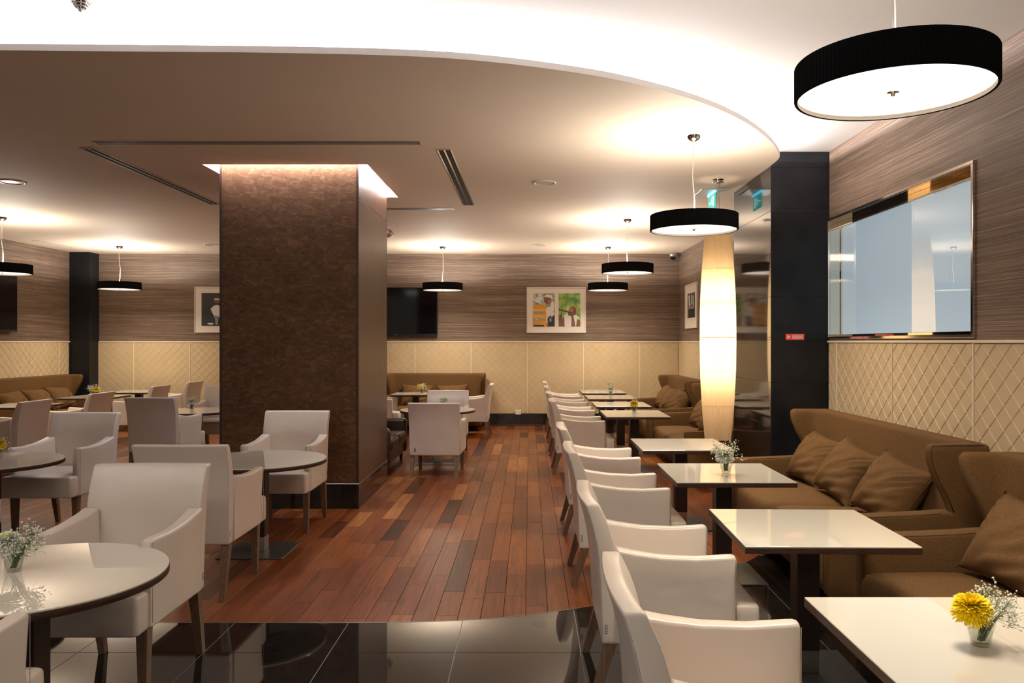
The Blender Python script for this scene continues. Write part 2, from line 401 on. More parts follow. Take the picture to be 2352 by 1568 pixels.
# metal edging strip along the border of the wood
mb = MB(); pts = [p for p in FLOORRIM if XL < p[0] < 2.335 and p[1] < 7.7]
mb.loft([[(x, y-.003, -.004), (x, y-.003, .001), (x, y+.004, .001), (x, y+.004, -.004)] for x, y in pts])
mb.build('edging_strip', M['steel'], floor)
# black tiles
TX, TY = .656, .640; tx0, ty0 = -.388, 4.155
gb = MB()
i0 = int((XL-tx0)/TX)-1
for i in range(i0, int((XR-tx0)/TX)+2):
    for j in range(-9, 7):
        a0, a1 = max(tx0+i*TX, XL), min(tx0+(i+1)*TX, XR); b0, b1 = ty0+j*TY, ty0+(j+1)*TY
        b0 = max(b0, YF)
        if a1-a0 < .02 or b1 <= b0: continue
        n = 8; e = .0022; low = []; up = []
        for k in range(n+1):
            x = a0+e+(a1-a0-2*e)*k/n
            lim = rim_at(x, FLOORRIM) if x < 2.335 else 7.7
            yt = min(b1-e, lim-.003)
            low.append((x, b0+e)); up.append((x, max(yt, b0+e)))
        if max(q[1]-p[1] for p, q in zip(low, up)) < .01: continue
        ks = [k for k in range(n+1) if up[k][1]-low[k][1] > .0005]
        ka, kb = max(0, ks[0]-1), min(n, ks[-1]+1)
        poly = [low[k] for k in range(ka, kb+1)] + [up[k] for k in range(kb, ka-1, -1)]
        cl = []
        for p in poly:
            if not cl or (abs(p[0]-cl[-1][0])+abs(p[1]-cl[-1][1])) > 1e-5: cl.append(p)
        if (abs(cl[0][0]-cl[-1][0])+abs(cl[0][1]-cl[-1][1])) < 1e-5: cl.pop()
        if len(cl) < 3: continue
        mb = MB(); m_ = len(cl)
        mb.loft([[(x,y,-.006) for x,y in cl], [(x,y,0) for x,y in cl]])
        mb.build('floor_tile', M['tile'], floor)
gr = MB(); cols = [p for p in FLOORRIM if p[0] <= 2.335 and p[1] <= 7.7]
gr.loft([[(x, YF, -.0055), (x, YF, -.002), (x, y-.004, -.002), (x, y-.004, -.0055)] for x, y in cols])
gr.box(2.335, XR, YF, 7.7, -.0055, -.002)
gr.build('tile_grout', M['grout'], floor)

# ------------------------------------------------------------------ ceilings
mb = MB()
xs = sorted(set([round(p[0],4) for p in RIMC if p[0] > XL]+[XL, RX0, RX1]))
zt = ZC+.04
for i in range(len(xs)-1):
    a, b2 = xs[i], xs[i+1]; ya, yb = rim_at(a, RIMC), rim_at(b2, RIMC)
    segs = [((ya, yb), (YB, YB))]
    if a >= RX0-1e-6 and b2 <= RX1+1e-6: segs = [((ya, yb), (RY0, RY0)), ((RY1, RY1), (YB, YB))]
    for (s0, s1), (t0, t1) in segs:
        mb.add([(a,s0,ZC),(b2,s1,ZC),(b2,t1,ZC),(a,t0,ZC)], [(0,3,2,1)])
        mb.add([(a,s0,zt),(b2,s1,zt),(b2,t1,zt),(a,t0,zt)], [(0,1,2,3)])
    mb.add([(a,ya,ZC),(b2,yb,ZC),(b2,yb,zt),(a,ya,zt)], [(0,1,2,3)], 2)
mb.add([(2.335,9.09,ZC),(XR,9.09,ZC),(XR,YB,ZC),(2.335,YB,ZC)], [(0,3,2,1)])
for (a, b2) in (((RX0,RY0),(RX1,RY0)), ((RX1,RY0),(RX1,RY1)), ((RX1,RY1),(RX0,RY1)), ((RX0,RY1),(RX0,RY0))):
    mb.add([(*a,ZC),(*b2,ZC),(*b2,ZU),(*a,ZU)], [(0,1,2,3)], 1)
low = link('ceiling', mb.mesh('ceiling', [M['ceiling'], M['ceiling_high'], simple('rim_bounce_white', (.88,.86,.84), .4)])); low['kind'] = 'structure'  # rim coloured lighter to stand in for bounce off the lit upper ceiling
mb = MB(); mb.box(XL-.1, XR+.1, YF, YB+.1, ZU, ZU+.1)
structure('ceiling_upper', mb.build('ceiling_upper', M['ceiling_high']))

# ------------------------------------------------------------------ walls
def wall(name, *b):
    mb = MB(); mb.box(*b); return structure(name, mb.build(name, M['wallpaper']))
wb = wall('wall_back', XL-.1, XR+.1, YB, YB+.12, 0, ZU)
mb = MB(); WY0, WY1, WZ0, WZ1 = 5.195, 7.69, 1.665, 2.785
for bb in ((YF, WY0, 0, ZU), (WY0, WY1, 0, WZ0), (WY0, WY1, WZ1, ZU), (WY1, YB, 0, ZU)): mb.box(XR, XR+.16, bb[0], bb[1], bb[2], bb[3])
wr = structure('wall_right', mb.build('wall_right', M['wallpaper']))
wl = wall('wall_left', XL-.12, XL, YF, YB, 0, ZU)
ZP0 = .236
def quilt(w, h):
    """one quilted panel: local x along the wall, y out of the wall, z up; raised diamonds"""
    mb = MB(); t = .010; n = max(2, round(w/.155)); cw = w/n; m_ = max(2, round(h/.155)); chh = h/m_
    mb.add([(0,0,0),(w,0,0),(w,0,h),(0,0,h),(0,-t,0),(w,-t,0),(w,-t,h),(0,-t,h)], [(0,1,5,4),(1,2,6,5),(2,3,7,6),(3,0,4,7),(4,5,6,7)])
    e = .86; z2 = t+.0040
    def clip(cx, cz, sx, sz):
        pts = [(cx-sx,cz),(cx,cz-sz),(cx+sx,cz),(cx,cz+sz)]; return pts
    for i in range(n+1):
        for j in range(m_+1):
            for k in (0, 1):
                cx = (i+.5*k)*cw; cz = (j+.5*k)*chh
                if cx > w or cz > h: continue
                quad = [(cx-cw/2,cz),(cx,cz-chh/2),(cx+cw/2,cz),(cx,cz+chh/2)]
                # clip against the panel rectangle
                def cl(P, ax, lim, sgn):
                    out = []
                    for q in range(len(P)):
                        a, b_ = P[q], P[(q+1)%len(P)]
                        ia, ib = sgn*(a[ax]-lim) <= 1e-9, sgn*(b_[ax]-lim) <= 1e-9
                        if ia: out.append(a)
                        if ia != ib:
                            tt = (lim-a[ax])/(b_[ax]-a[ax]); out.append((a[0]+(b_[0]-a[0])*tt, a[1]+(b_[1]-a[1])*tt))
                    return out
                P = quad
                for ax, lim, sg in ((0,0,-1),(0,w,1),(1,0,-1),(1,h,1)):
                    P = cl(P, ax, lim, sg)
                    if len(P) < 3: break
                if len(P) < 3: continue
                mx = sum(p[0] for p in P)/len(P); mz = sum(p[1] for p in P)/len(P)
                o_ = [(mx+(p[0]-mx)*.968, -t, mz+(p[1]-mz)*.968) for p in P]
                i_ = [(mx+(p[0]-mx)*.88, -z2, mz+(p[1]-mz)*.88) for p in P]
                q = len(P)
                mb.add(o_+i_, [(a, (a+1)%q, q+(a+1)%q, q+a) for a in range(q)]+[tuple(range(q, 2*q))])
    return mb.fix(mb.mesh('wainscot_panel', M['panel']))
def wainscot(parent, seams, place, side):
    """seams: positions along the wall; place(s) -> (loc, rz)"""
    cache = {}
    for a, b2 in zip(seams[:-1], seams[1:]):
        w = b2-a-.012; k = round(w, 3)
        if k not in cache: cache[k] = quilt(w, ZD-.022-ZP0)
        loc, rz = place(a+.006 if side != 'left' else b2-.006)
        if side == 'right': loc, rz = place(b2-.006)
        if side == 'left': loc, rz = place(a+.006)
        link('wainscot_panel', cache[k], parent, loc, (0,0,rz))
        mb = MB(); mb.box(-.006,.006,-.021,0,ZP0,ZD-.02)
        l2, rz2 = place(a); mb.build('panel_joint', M['panel_trim'], parent, (l2[0], l2[1], 0), (0,0,rz2))
def bplace(s): return (s, YB, ZP0), 0
PBK = 1.0885
bs = [-8.34]+[x for x in [1.09+.0-PBK*k for k in range(9, -1, -1)] if x > -8.3]+[1.09+PBK, XR-.01]
# seams on the back wall seen at 1.05 m and every 1.09 m from it
bs = [-8.34]+[.0+PBK*k-.04 for k in range(-7, 3)]+[XR-.012]
bs = [b_ for b_ in bs if b_ < XR-.2]+[XR-.012]
wainscot(wb, bs, bplace, 'back')
def rplace(s): return (XR, s, ZP0), -PI/2     # local +x runs to -Y
rs1 = [YF+.1, .52, 1.68, 2.84, 4.02, 5.175, 6.34, 7.48, 7.69]
rs2 = [9.10, 10.2, 11.3, 12.4, 13.5, 14.6, YB-.02]
wainscot(wr, rs1, rplace, 'right'); wainscot(wr, rs2, rplace, 'right')
def lplace(s): return (XL, s, ZP0), PI/2      # local +x runs to +Y
wainscot(wl, [7.3, 8.4, 9.5, 10.6, 11.7, 12.82, 13.9, 14.75, 15.06], lplace, 'left')
def bar(name, x0_, x1_, y0_, y1_, z0_, z1_, mat_, parent=None, bev=.003):
    mb = MB(); mb.box(x0_, x1_, y0_, y1_, z0_, z1_, bev); return mb.build(name, mat_, parent)
structure('trim_1', bar('trim_1', -8.34, XR, YB-.024, YB, ZD-.02, ZD, M['panel_trim']))
structure('trim_2', bar('trim_2', XR-.024, XR, YF, 7.70, ZD-.02, ZD, M['panel_trim']))
structure('trim_3', bar('trim_3', XR-.024, XR, 9.09, YB-.024, ZD-.02, ZD, M['panel_trim']))
structure('trim_4', bar('trim_4', XL, XL+.024, YF, 15.1, ZD-.02, ZD, M['panel_trim']))
structure('baseboard_back', bar('baseboard_back', -8.34, XR, YB-.02, YB, 0, ZP0, M['black_stone']))
structure('baseboard_right', bar('baseboard_right', XR-.02, XR, YF, 7.70, 0, ZP0, M['black_stone']))
structure('baseboard_alcove', bar('baseboard_alcove', XR-.02, XR, 9.09, YB-.02, 0, ZP0, M['black_stone']))
structure('baseboard_left', bar('baseboard_left', XL, XL+.02, YF, 15.1, 0, ZP0, M['black_stone']))
# timber strip at the foot of the back baseboard
structure('trim_5', bar('trim_5', -8.3, XR, YB-.05, YB-.02, 0, .022, M['table_edge']))

# ------------------------------------------------------------------ black stone pillar by the window
p = empty('stone_pillar', (2.6, 8.4, 0)); tag(p, 'tall black polished stone pillar between the blue window and the hanging tube lamp', 'pillar')
def inp(x, y): return x-2.6, y-8.4
mb = MB(); mb.box(2.347-2.6, XR-2.6, 7.712-8.4, 9.09-8.4, 0, ZU); mb.build('core', M['grout_dark'], p)
zz = [0, .397, .812, 1.227, 1.642, 2.057, 2.472, 2.887, 3.302, ZU-.001]
for a, b2 in zip(zz[:-1], zz[1:]):
    mb = MB(); mb.box(2.335-2.6, XR-2.6, 7.70-8.4, 7.712-8.4, a+.0018, b2-.0018, .0008); mb.build('front_slab', M['stone_front'], p)
    mb = MB(); zb = min(b2-.0012, ZC-.001)
    if zb-a > .01:
        mb.box(2.335-2.6, 2.347-2.6, 7.7125-8.4, 9.09-8.4, a+.0012, zb, .0008); mb.build('side_slab', M['black_stone'], p)
# corner pillar far left
p = empty('stone_pillar', (-8.53, 15.27, 0)); tag(p, 'slim black stone pillar in the far left corner of the room', 'pillar')
for a, b2 in ((0, ZD), (ZD, ZC)):
    mb = MB(); mb.box(-.19, .19, -.17, .17, a+.001, b2-.001, .001); mb.build('stone_slab', M['stone_front'], p)

# ------------------------------------------------------------------ wooden column
p = empty('wooden_column', (-2.335, 8.51, 0)); tag(p, 'large square column clad in brown burl panels rising to a lit ceiling recess', 'column')
hx, hy = (CX1-CX0)/2, (CY1-CY0)/2
mb = MB(); mb.box(-hx+.01, hx-.01, -hy+.01, hy-.01, 0, ZU-.002); mb.build('core', M['edge_trim'], p)
ZPL = .235; SP = 3.02
def colpanel(name, mat_, x0_, x1_, y0_, y1_, z0_, z1_):
    mb = MB(); mb.box(x0_, x1_, y0_, y1_, z0_, z1_, .002); mb.build(name, mat_, p)
colpanel('front_panel', M['burl'], -hx+.022, hx-.022, -hy, -hy+.014, ZPL+.012, ZU-.01)
colpanel('back_panel', M['burl'], -hx+.022, hx-.022, hy-.014, hy, ZPL+.012, ZU-.01)
for s in (-1, 1):
    xa, xb = (hx-.014, hx) if s > 0 else (-hx, -hx+.014)
    colpanel('side_panel', M['side_wood'], xa, xb, -hy+.022, hy-.022, ZPL+.012, SP-.002)
    colpanel('side_panel', M['side_wood'], xa, xb, -hy+.022, hy-.022, SP+.002, ZU-.01)
    for t in (-1, 1):
        x_ = s*(hx-.010); y_ = t*(hy-.010)
        colpanel('corner_trim', M['edge_trim'], x_-.011, x_+.011, y_-.011, y_+.011, ZPL+.012, ZU-.01)
colpanel('plinth', M['black_stone'], -hx-.004, hx+.004, -hy-.004, hy+.004, 0, ZPL)
colpanel('metal_strip', M['steel'], -hx-.005, hx+.005, -hy-.005, hy+.005, ZPL, ZPL+.010)

# ------------------------------------------------------------------ window on the right wall
XP = XR+.125
win = MB(); win.box(XP+.002, XP+.014, WY0, WY1, WZ0, WZ1)
wo = structure('window_1', win.build('window_1', M['plastic_black']))
def wbar(name, x0_, x1_, y0_, y1_, z0_, z1_, mat_=None, bev=.002):
    mb = MB(); mb.box(x0_, x1_, y0_, y1_, z0_, z1_, bev); return mb.build(name, mat_ or M['mirror'], wo)
# slim outer frame, mirror-polished lining of the recess, inner frame round the pane
for b_ in ((WY0-.022, WY1+.008, WZ1-.004, WZ1+.018), (WY0-.022, WY1+.008, WZ0-.018, WZ0+.004), (WY0-.022, WY0+.004, WZ0+.004, WZ1-.004), (WY1-.006, WY1+.008, WZ0+.004, WZ1-.004)):
    wbar('outer_frame', XR-.022, XR-.001, *b_, M['chrome'])
wbar('lining', XR-.001, XP, WY0+.004, WY1-.006, WZ1-.006, WZ1-.001, bev=.001); wbar('lining', XR-.001, XP, WY0+.004, WY1-.006, WZ0+.001, WZ0+.006, bev=.001)
wbar('lining', XR-.001, XP, WY1-.006, WY1-.001, WZ0+.006, WZ1-.006, bev=.001); wbar('lining', XR-.001, XP, WY0+.001, WY0+.006, WZ0+.006, WZ1-.006, bev=.001)
for b_ in ((WY0+.006, WY1-.006, WZ1-.060, WZ1-.006), (WY0+.006, WY1-.006, WZ0+.006, WZ0+.028), (WY0+.006, WY0+.03, WZ0+.028, WZ1-.060), (WY1-.022, WY1-.006, WZ0+.028, WZ1-.060)):
    wbar('inner_frame', XP-.028, XP, *b_)
wbar('pane', XP-.010, XP, WY0+.03, WY1-.022, WZ0+.028, WZ1-.060, M['pane'], .0)

# ------------------------------------------------------------------ ceiling fittings
def slot_vent(x, y, L, W, along, label, mat_, nslots=2, bright=False):
    t = empty('slot_diffuser', (x, y, ZC)); tag(t, label, 'air vent', 'slot air vents in the ceiling')
    def bx_(name, a0, a1, c0, c1, z0_, z1_, m__):
        mb = MB()
        if along == 'x': mb.box(a0, a1, c0, c1, z0_, z1_)
        else: mb.box(c0, c1, a0, a1, z0_, z1_)
        return mb.build(name, m__, t)
    bx_('backing', -L/2, L/2, -W/2, W/2, -.003, 0, M['dark_void'] if not bright else M['white_plastic'])
    for s in (-1, 1): bx_('rail', -L/2, L/2, s*W/2-.006, s*W/2+.006, -.004, -.003, mat_)
    for s in (-1, 1): bx_('end_cap', s*L/2-.005, s*L/2+.005, -W/2, W/2, -.008, -.003, mat_)
    for i in range(1, nslots):
        c = -W/2+W*i/nslots; bx_('divider', -L/2, L/2, c-.007, c+.007, -.004, -.003, mat_)
slot_vent(-2.325, 6.82*1.0, 2.79, .10, 'x', 'dark slot air vent in front of the wooden column', M['white_plastic'])
slot_vent(-3.89, 8.42, 2.85, .12, 'y', 'dark slot air vent left of the wooden column', M['white_plastic'])
slot_vent(-.755, 8.47, 2.85, .12, 'y', 'wide two-slot air vent right of the wooden column', M['chrome'])
slot_vent(-2.4, 10.2, 2.86, .11, 'x', 'dark slot air vent behind the wooden column', M['white_plastic'])
slot_vent(1.43, 15.12, 1.2, .09, 'x', 'white slot air vent above the picture with two photographs', M['white_plastic'], bright=True)
slot_vent(-7.1, 15.10, 1.2, .09, 'x', 'white slot air vent close to the far left pillar', M['white_plastic'], bright=True)
slot_vent(-8.3, 13.9, 1.0, .12, 'y', 'white slot air vent along the left wall', M['white_plastic'], bright=True)
def disc(x, y, r, label, chrome=False):
    t = empty('ceiling_speaker' if not chrome else 'downlight', (x, y, ZC)); tag(t, label, 'speaker' if not chrome else 'light')
    mb = MB(); mb.lathe([(r,0),(r,-.006),(r*.93,-.012),(r*.80,-.012),(r*.76,-.004)], n=40); mb.build('rim', M['chrome'] if chrome else M['white_plastic'], t)
    mb = MB(); mb.lathe([(r*.76,-.004),(r*.4,-.007),(.001,-.008)], n=40); mb.build('grille' if not chrome else 'lens', M['white_plastic'], t)
disc(.158, 8.52, .13, 'round white ceiling speaker right of the wooden column'); disc(.17, 13.98, .125, 'round white ceiling speaker near the back wall')
disc(-5.57, 13.92, .12, 'round white ceiling speaker just left of the wooden column'); disc(-5.50, 8.47, .135, 'round chrome-rimmed downlight at the left edge of the ceiling', True)
# cone shaped smoke detector on the high ceiling
t = empty('smoke_detector', (-2.36, 4.19, ZU)); t.scale = (1.2,1.2,1.5); tag(t, 'white cone-shaped smoke detector with slotted cage on the high ceiling', 'smoke detector')
mb = MB(); mb.lathe([(.062,0),(.062,-.012),(.055,-.018),(.001,-.018)], n=32); mb.build('base', M['print_white'], t)
for k, (r_, z_) in enumerate(((.047,-.024),(.040,-.033),(.032,-.042),(.024,-.051))):
    mb = MB(); mb.lathe([(r_,z_),(r_+.003,z_-.002),(r_,z_-.005),(r_-.005,z_-.004),(r_-.004,z_)], n=28); mb.build('cage_ring', M['print_white'], t)
for k in range(6):
    a = k*PI/3; mb = MB(); mb.tube([(.050*math.cos(a), .050*math.sin(a), -.016), (.008*math.cos(a), .008*math.sin(a), -.062)], .0022); mb.build('cage_rib', M['print_white'], t)
mb = MB(); mb.lathe([(.028,-.018),(.010,-.055),(.001,-.055)], n=20); mb.build('sensor', M['plastic_black'], t)
mb = MB(); mb.lathe([(.001,-.058),(.010,-.060),(.009,-.068),(.001,-.070)], n=16); mb.build('tip', M['print_white'], t)
# dome camera
t = empty('dome_camera', (2.75, 15.25, ZC)); tag(t, 'small grey dome security camera in the far right ceiling corner', 'camera')
mb = MB(); mb.lathe([(.075,0),(.085,-.01),(.085,-.07),(.06,-.085),(.001,-.085)], n=28); mb.build('housing', M['steel'], t)
mb = MB(); mb.lathe([(.055,-.085),(.05,-.11),(.03,-.13),(.001,-.138)], n=24); mb.build('dome', M['screen'], t)
# little spotlight beside the column
t = empty('spotlight', (-2.13, 12.2, ZC)); tag(t, 'small chrome spotlight peeping out beside the wooden column', 'light')
mb = MB(); mb.lathe([(.03,0),(.03,-.015),(.001,-.015)], n=16); mb.build('base', M['chrome'], t)
mb = MB(); mb.tube([(0,0,-.01),(0,0,-.05)], .006); mb.build('arm', M['chrome'], t)
mb = MB(); mb.tube([(-.05,.0,-.08),(.0,0,-.055),(.045,0,-.03)], [.034,.034,.028], 14); mb.build('head', M['chrome'], t)
# exit sign
t = empty('exit_sign', (2.075, 9.06, ZC)); tag(t, 'green and white running-man exit sign hanging from the ceiling behind the lamps', 'sign')
mb = MB(); mb.box(-.16,.16,-.19,.19,-.008,0,.002); mb.build('mounting_plate', M['white_plastic'], t)
mb = MB(); mb.box(-.014,.014,-.175,.175,-.032,-.008,.002); mb.build('lit_edge', M['sign_cyan'], t)
mb = MB(); mb.box(-.004,.004,-.17,.17,-.20,-.032); mb.build('board', M['sign_green'], t)
def running_man(sx):
    mb = MB(); X = sx*.0046
    def q(pts): mb.add([(X, a*sx*.001, -.116+b_*.001) for a, b_ in pts], [tuple(range(len(pts)))])
    q([(20*math.cos(k*PI/5)*.55+18, 46+20*math.sin(k*PI/5)*.55) for k in range(10)])
    q([(-6,30),(10,34),(18,4),(2,-4)]); q([(10,28),(34,16),(32,10),(10,20)]); q([(-4,30),(-24,18),(-30,-2),(-24,-4),(-18,12),(0,22)])
    q([(2,0),(18,4),(34,-24),(50,-26),(50,-34),(28,-33),(8,-6)]); q([(2,-2),(12,-6),(-6,-30),(-34,-40),(-36,-32),(-12,-22)])
    q([(62,56),(110,56),(110,-56),(62,-56)]); q([(-120,6),(-80,6),(-80,20),(-56,0),(-80,-20),(-80,-6),(-120,-6)])
    return mb.mesh('pictogram', M['sign_white'])
for sx in (-1, 1): link('pictogram', running_man(sx), t)
# red fire label on the stone pillar
t = empty('fire_notice', (2.565, 7.6995, 1.668)); tag(t, 'small red fire hose notice with white print on the black stone pillar', 'sign')
mb = MB(); mb.box(-.090,.090,-.003,0,-.029,.029,.0008); mb.build('plate', M['sign_red'], t)
mb = MB()
def q3(pts): mb.add([(a, -.0036, b_) for a, b_ in pts], [tuple(range(len(pts)))])
for k in range(6):
    a = k*PI/3+.3; c_, s_ = math.cos(a), math.sin(a)
    q3([(-.062-.0025*s_, .0025*c_), (-.062+.022*c_-.0025*s_, .022*s_+.0025*c_), (-.062+.022*c_+.0025*s_, .022*s_-.0025*c_), (-.062+.0025*s_, -.0025*c_)])
rr_ = random.Random(5)
for r_ in range(4):
    x_ = -.026
    z_ = .018-r_*.0115
    while x_ < .080:
        w_ = rr_.choice([.003,.004,.005])
        q3([(x_,z_-.003),(x_+w_,z_-.003),(x_+w_,z_+.003),(x_,z_+.003)]); x_ += w_+.0015
mb.build('print', M['print_white'], t)

# ------------------------------------------------------------------ televisions
def tv(loc, rz, w, h, label):
    t = empty('television', loc, rz); tag(t, label, 'television')
    mb = MB(); mb.box(-w/2,w/2,-.045,.0,-h/2,h/2,.006); mb.build('housing', M['plastic_black'], t)
    mb = MB(); mb.box(-w/2+.015,w/2-.015,-.048,-.045,-h/2+.035,h/2-.015); mb.build('screen', M['screen'], t)
    mb = MB(); mb.box(-.2,.2,.0,.05,-.15,.15); mb.build('wall_bracket', M['plastic_black'], t)
    mb = MB(); mb.box(w/2-.10,w/2-.094,-.050,-.047,-h/2+.014,-h/2+.020); mb.build('standby_light', M['led_red'], t)
    mb = MB(); mb.box(-.03,.03,-.047,-.044,-h/2+.012,-h/2+.020); mb.build('badge', M['steel'], t)
tv((-2.57, YB-.052, 2.205), 0, 1.6, .93, 'black flat television on the back wall beside the wooden column')
tv((XL+.052, 12.62, 2.26), PI/2, 1.6, .94, 'black flat television on the left wall at the picture edge')

# ------------------------------------------------------------------ pictures
def noisepic(name, stops, sc):
    m, nt, b = newmat(name); setp(b, rough=.5); v = coords(nt); f = noise(nt, v, sc, 3, .5)
    nt.links.new(ramp(nt, f, stops), b.inputs['Base Color']); return m
def picture(loc, rz, w, h, photos, label):
    """photos: (x0,x1,z0,z1,background material, [(material, polygon in 0..1), ...])"""
    t = empty('framed_picture', loc, rz); tag(t, label, 'picture')
    f = .018
    for (n_, b_) in (('frame_rail',(-w/2,w/2,h/2-f,h/2)),('frame_rail',(-w/2,w/2,-h/2,-h/2+f)),('frame_stile',(-w/2,-w/2+f,-h/2+f,h/2-f)),('frame_stile',(w/2-f,w/2,-h/2+f,h/2-f))):
        mb = MB(); mb.box(b_[0],b_[1],-.028,0,b_[2],b_[3],.002); mb.build(n_, M['frame_white'], t)
    mb = MB(); mb.box(-w/2+f,w/2-f,-.016,-.001,-h/2+f,h/2-f); mb.build('mat_board', M['mat_board'], t)
    for (x0_,x1_,z0_,z1_,bg,shapes) in photos:
        mats = [bg]; mb = MB(); mb.box(x0_,x1_,-.0185,-.016,z0_,z1_)
        for k, (mt, poly) in enumerate(shapes):
            if mt not in mats: mats.append(mt)
            y_ = -.0188-.00025*k
            mb.add([(x0_+(x1_-x0_)*a, y_, z0_+(z1_-z0_)*c_) for a, c_ in poly], [tuple(range(len(poly)))], mats.index(mt))
        link('photograph', mb.mesh('photograph', mats), t)
def ell(cx, cz, rx, rz_, n=14): return [(cx+rx*math.cos(2*PI*k/n), cz+rz_*math.sin(2*PI*k/n)) for k in range(n)]
R = lambda a, b_, c_, d: [(a,c_),(b_,c_),(b_,d),(a,d)]
c = flat
skin = c('skin', (.16,.075,.045)); skin2 = c('skin_light', (.30,.15,.09)); shirt = c('shirt', (.72,.70,.66)); wood1 = c('wood_orange', (.62,.28,.04)); wood2 = c('wood_yellow', (.72,.40,.08))
dk = c('dark', (.02,.02,.025)); bl = c('blue_grey', (.20,.24,.30)); gy = c('grey', (.28,.28,.27)); lg = c('light_grey', (.62,.62,.60)); gold = c('gold', (.55,.27,.04)); red = c('rust', (.28,.07,.02))
green_bg = noisepic('green_foliage_print', [(.3,(.05,.16,.05)),(.45,(.13,.28,.07)),(.58,(.30,.40,.10)),(.72,(.55,.55,.22))], 7)
grey_bg = noisepic('pale_crowd_print', [(.35,(.10,.14,.08)),(.5,(.45,.48,.46)),(.65,(.68,.70,.72))], 11)
bw_bg = noisepic('dark_grey_print', [(.3,(.02,.02,.02)),(.6,(.10,.10,.10)),(.75,(.25,.25,.25))], 12)
ph1 = [(gy,[(.55,1),(1,1),(1,0),(.62,0),(.58,.4)]), (dk,[(.66,0),(1,0),(1,.34),(.86,.36),(.72,.2)]), (shirt,[(.60,.56),(.86,.62),(.98,.36),(.86,.28),(.80,.36),(.66,.14),(.52,.02),(.60,.28)]),
       (wood1,R(0,.60,0,.66)), (wood2,R(0,.60,.46,.52)), (gy,R(0,.50,.375,.445)), (wood2,R(0,.56,.25,.36)), (gy,R(0,.52,.18,.235)), (lg,R(.1,.2,.19,.225)), (wood1,R(0,.50,.06,.17)), (dk,R(0,.5,.0,.05)),
       (skin,ell(.66,.80,.17,.13)), (skin2,[(.70,.82),(.80,.80),(.80,.72),(.70,.70)]), (shirt,[(.50,.90),(.62,.96),(.86,.94),(.92,.80),(.80,.86),(.62,.88)]), (shirt,ell(.90,.60,.08,.16)), (dk,ell(.78,.20,.12,.11)), (bl,ell(.80,.20,.06,.07)),
       (lg,[(.02,.96),(.05,.99),(.30,.72),(.27,.70)]), (shirt,[(.0,.86),(.0,.80),(.35,.66),(.38,.70)]) ]
ph2 = [(shirt,[(.24,.0),(.26,.34),(.40,.42),(.62,.38),(.84,.34),(.96,.26),(.90,.0)]), (skin,[(.02,.0),(.0,.30),(.10,.32),(.16,.22),(.26,.30),(.28,.0)]), (skin,[(.58,.0),(.60,.20),(.56,.40),(.64,.44),(.72,.20),(.78,.0)]),
       (skin,[(.80,.0),(.86,.24),(1,.16),(1,0)]), (skin,ell(.64,.46,.18,.145)), (skin2,ell(.58,.50,.10,.07)), (skin,ell(.52,.38,.10,.06)), (skin,ell(.09,.30,.08,.07)), (dk,[(.0,.50),(.02,.53),(.58,.43),(.57,.40)]),
       (dk,[(.10,.24),(.20,.76),(.21,.76),(.13,.24)]), (dk,[(.54,.37),(.62,.35),(.62,.33),(.54,.34)])]
picture((.52, YB, 2.238), 0, 1.145, .885, [(-.447,-.03,-.32,.325,grey_bg,ph1), (.045,.465,-.32,.325,green_bg,ph2)], 'white framed picture with two colour photographs of musicians on the back wall')
ph3 = [(dk,R(0,1,0,1)), (shirt,[(.20,.52),(.28,.62),(.36,.64),(.44,.56),(.42,.30),(.34,.22),(.26,.34)]), (skin,ell(.34,.76,.065,.06)), (lg,[(.27,.79),(.30,.84),(.40,.83),(.41,.79)]),
       (gold,[(.40,.70),(.44,.78),(.48,.78),(.50,.40),(.56,.22),(.46,.16),(.40,.26)]), (red,[(.44,.52),(.50,.60),(.54,.38),(.50,.22),(.45,.28)]), (bl,[(.26,.32),(.38,.30),(.36,.04),(.31,.04),(.30,.2)]), (lg,ell(.20,.07,.07,.03)), (gy,[(.62,0),(.66,.5),(.9,.5),(1,0)])]
picture((-5.91, YB, 2.243), 0, 1.145, .885, [(-.437,.437,-.315,.325,dk,ph3)], 'white framed picture of a musician on black, half behind the wooden column')
ph4 = [(lg,[(.1,.9),(.3,.95),(.42,.5),(.2,.45)]), (lg,[(.5,.9),(.62,.92),(.7,.55),(.55,.5)]), (gy,R(.1,.85,.36,.44)), (dk,[(.2,0),(.25,.34),(.9,.34),(.95,0)]), (lg,[(.72,.9),(.84,.85),(.9,.4),(.8,.5)])]
picture((XR, 14.21, 2.262), -PI/2, 1.03, .80, [(-.30,.33,-.21,.23,bw_bg,ph4)], 'white framed black and white photograph on the right-hand alcove wall')
# socket on the back wall
t = empty('wall_socket', (-.216, YB-.02, .262)); tag(t, 'small white power socket low on the back wall', 'socket')
mb = MB(); mb.box(-.055,.055,-.014,0,-.045,.045,.003); mb.build('plate', M['print_white'], t)
for s in (-1, 1):
    mb = MB(); mb.box(s*.027-.018,s*.027+.018,-.016,-.013,-.022,.022,.002); mb.build('outlet', M['white_plastic'], t)

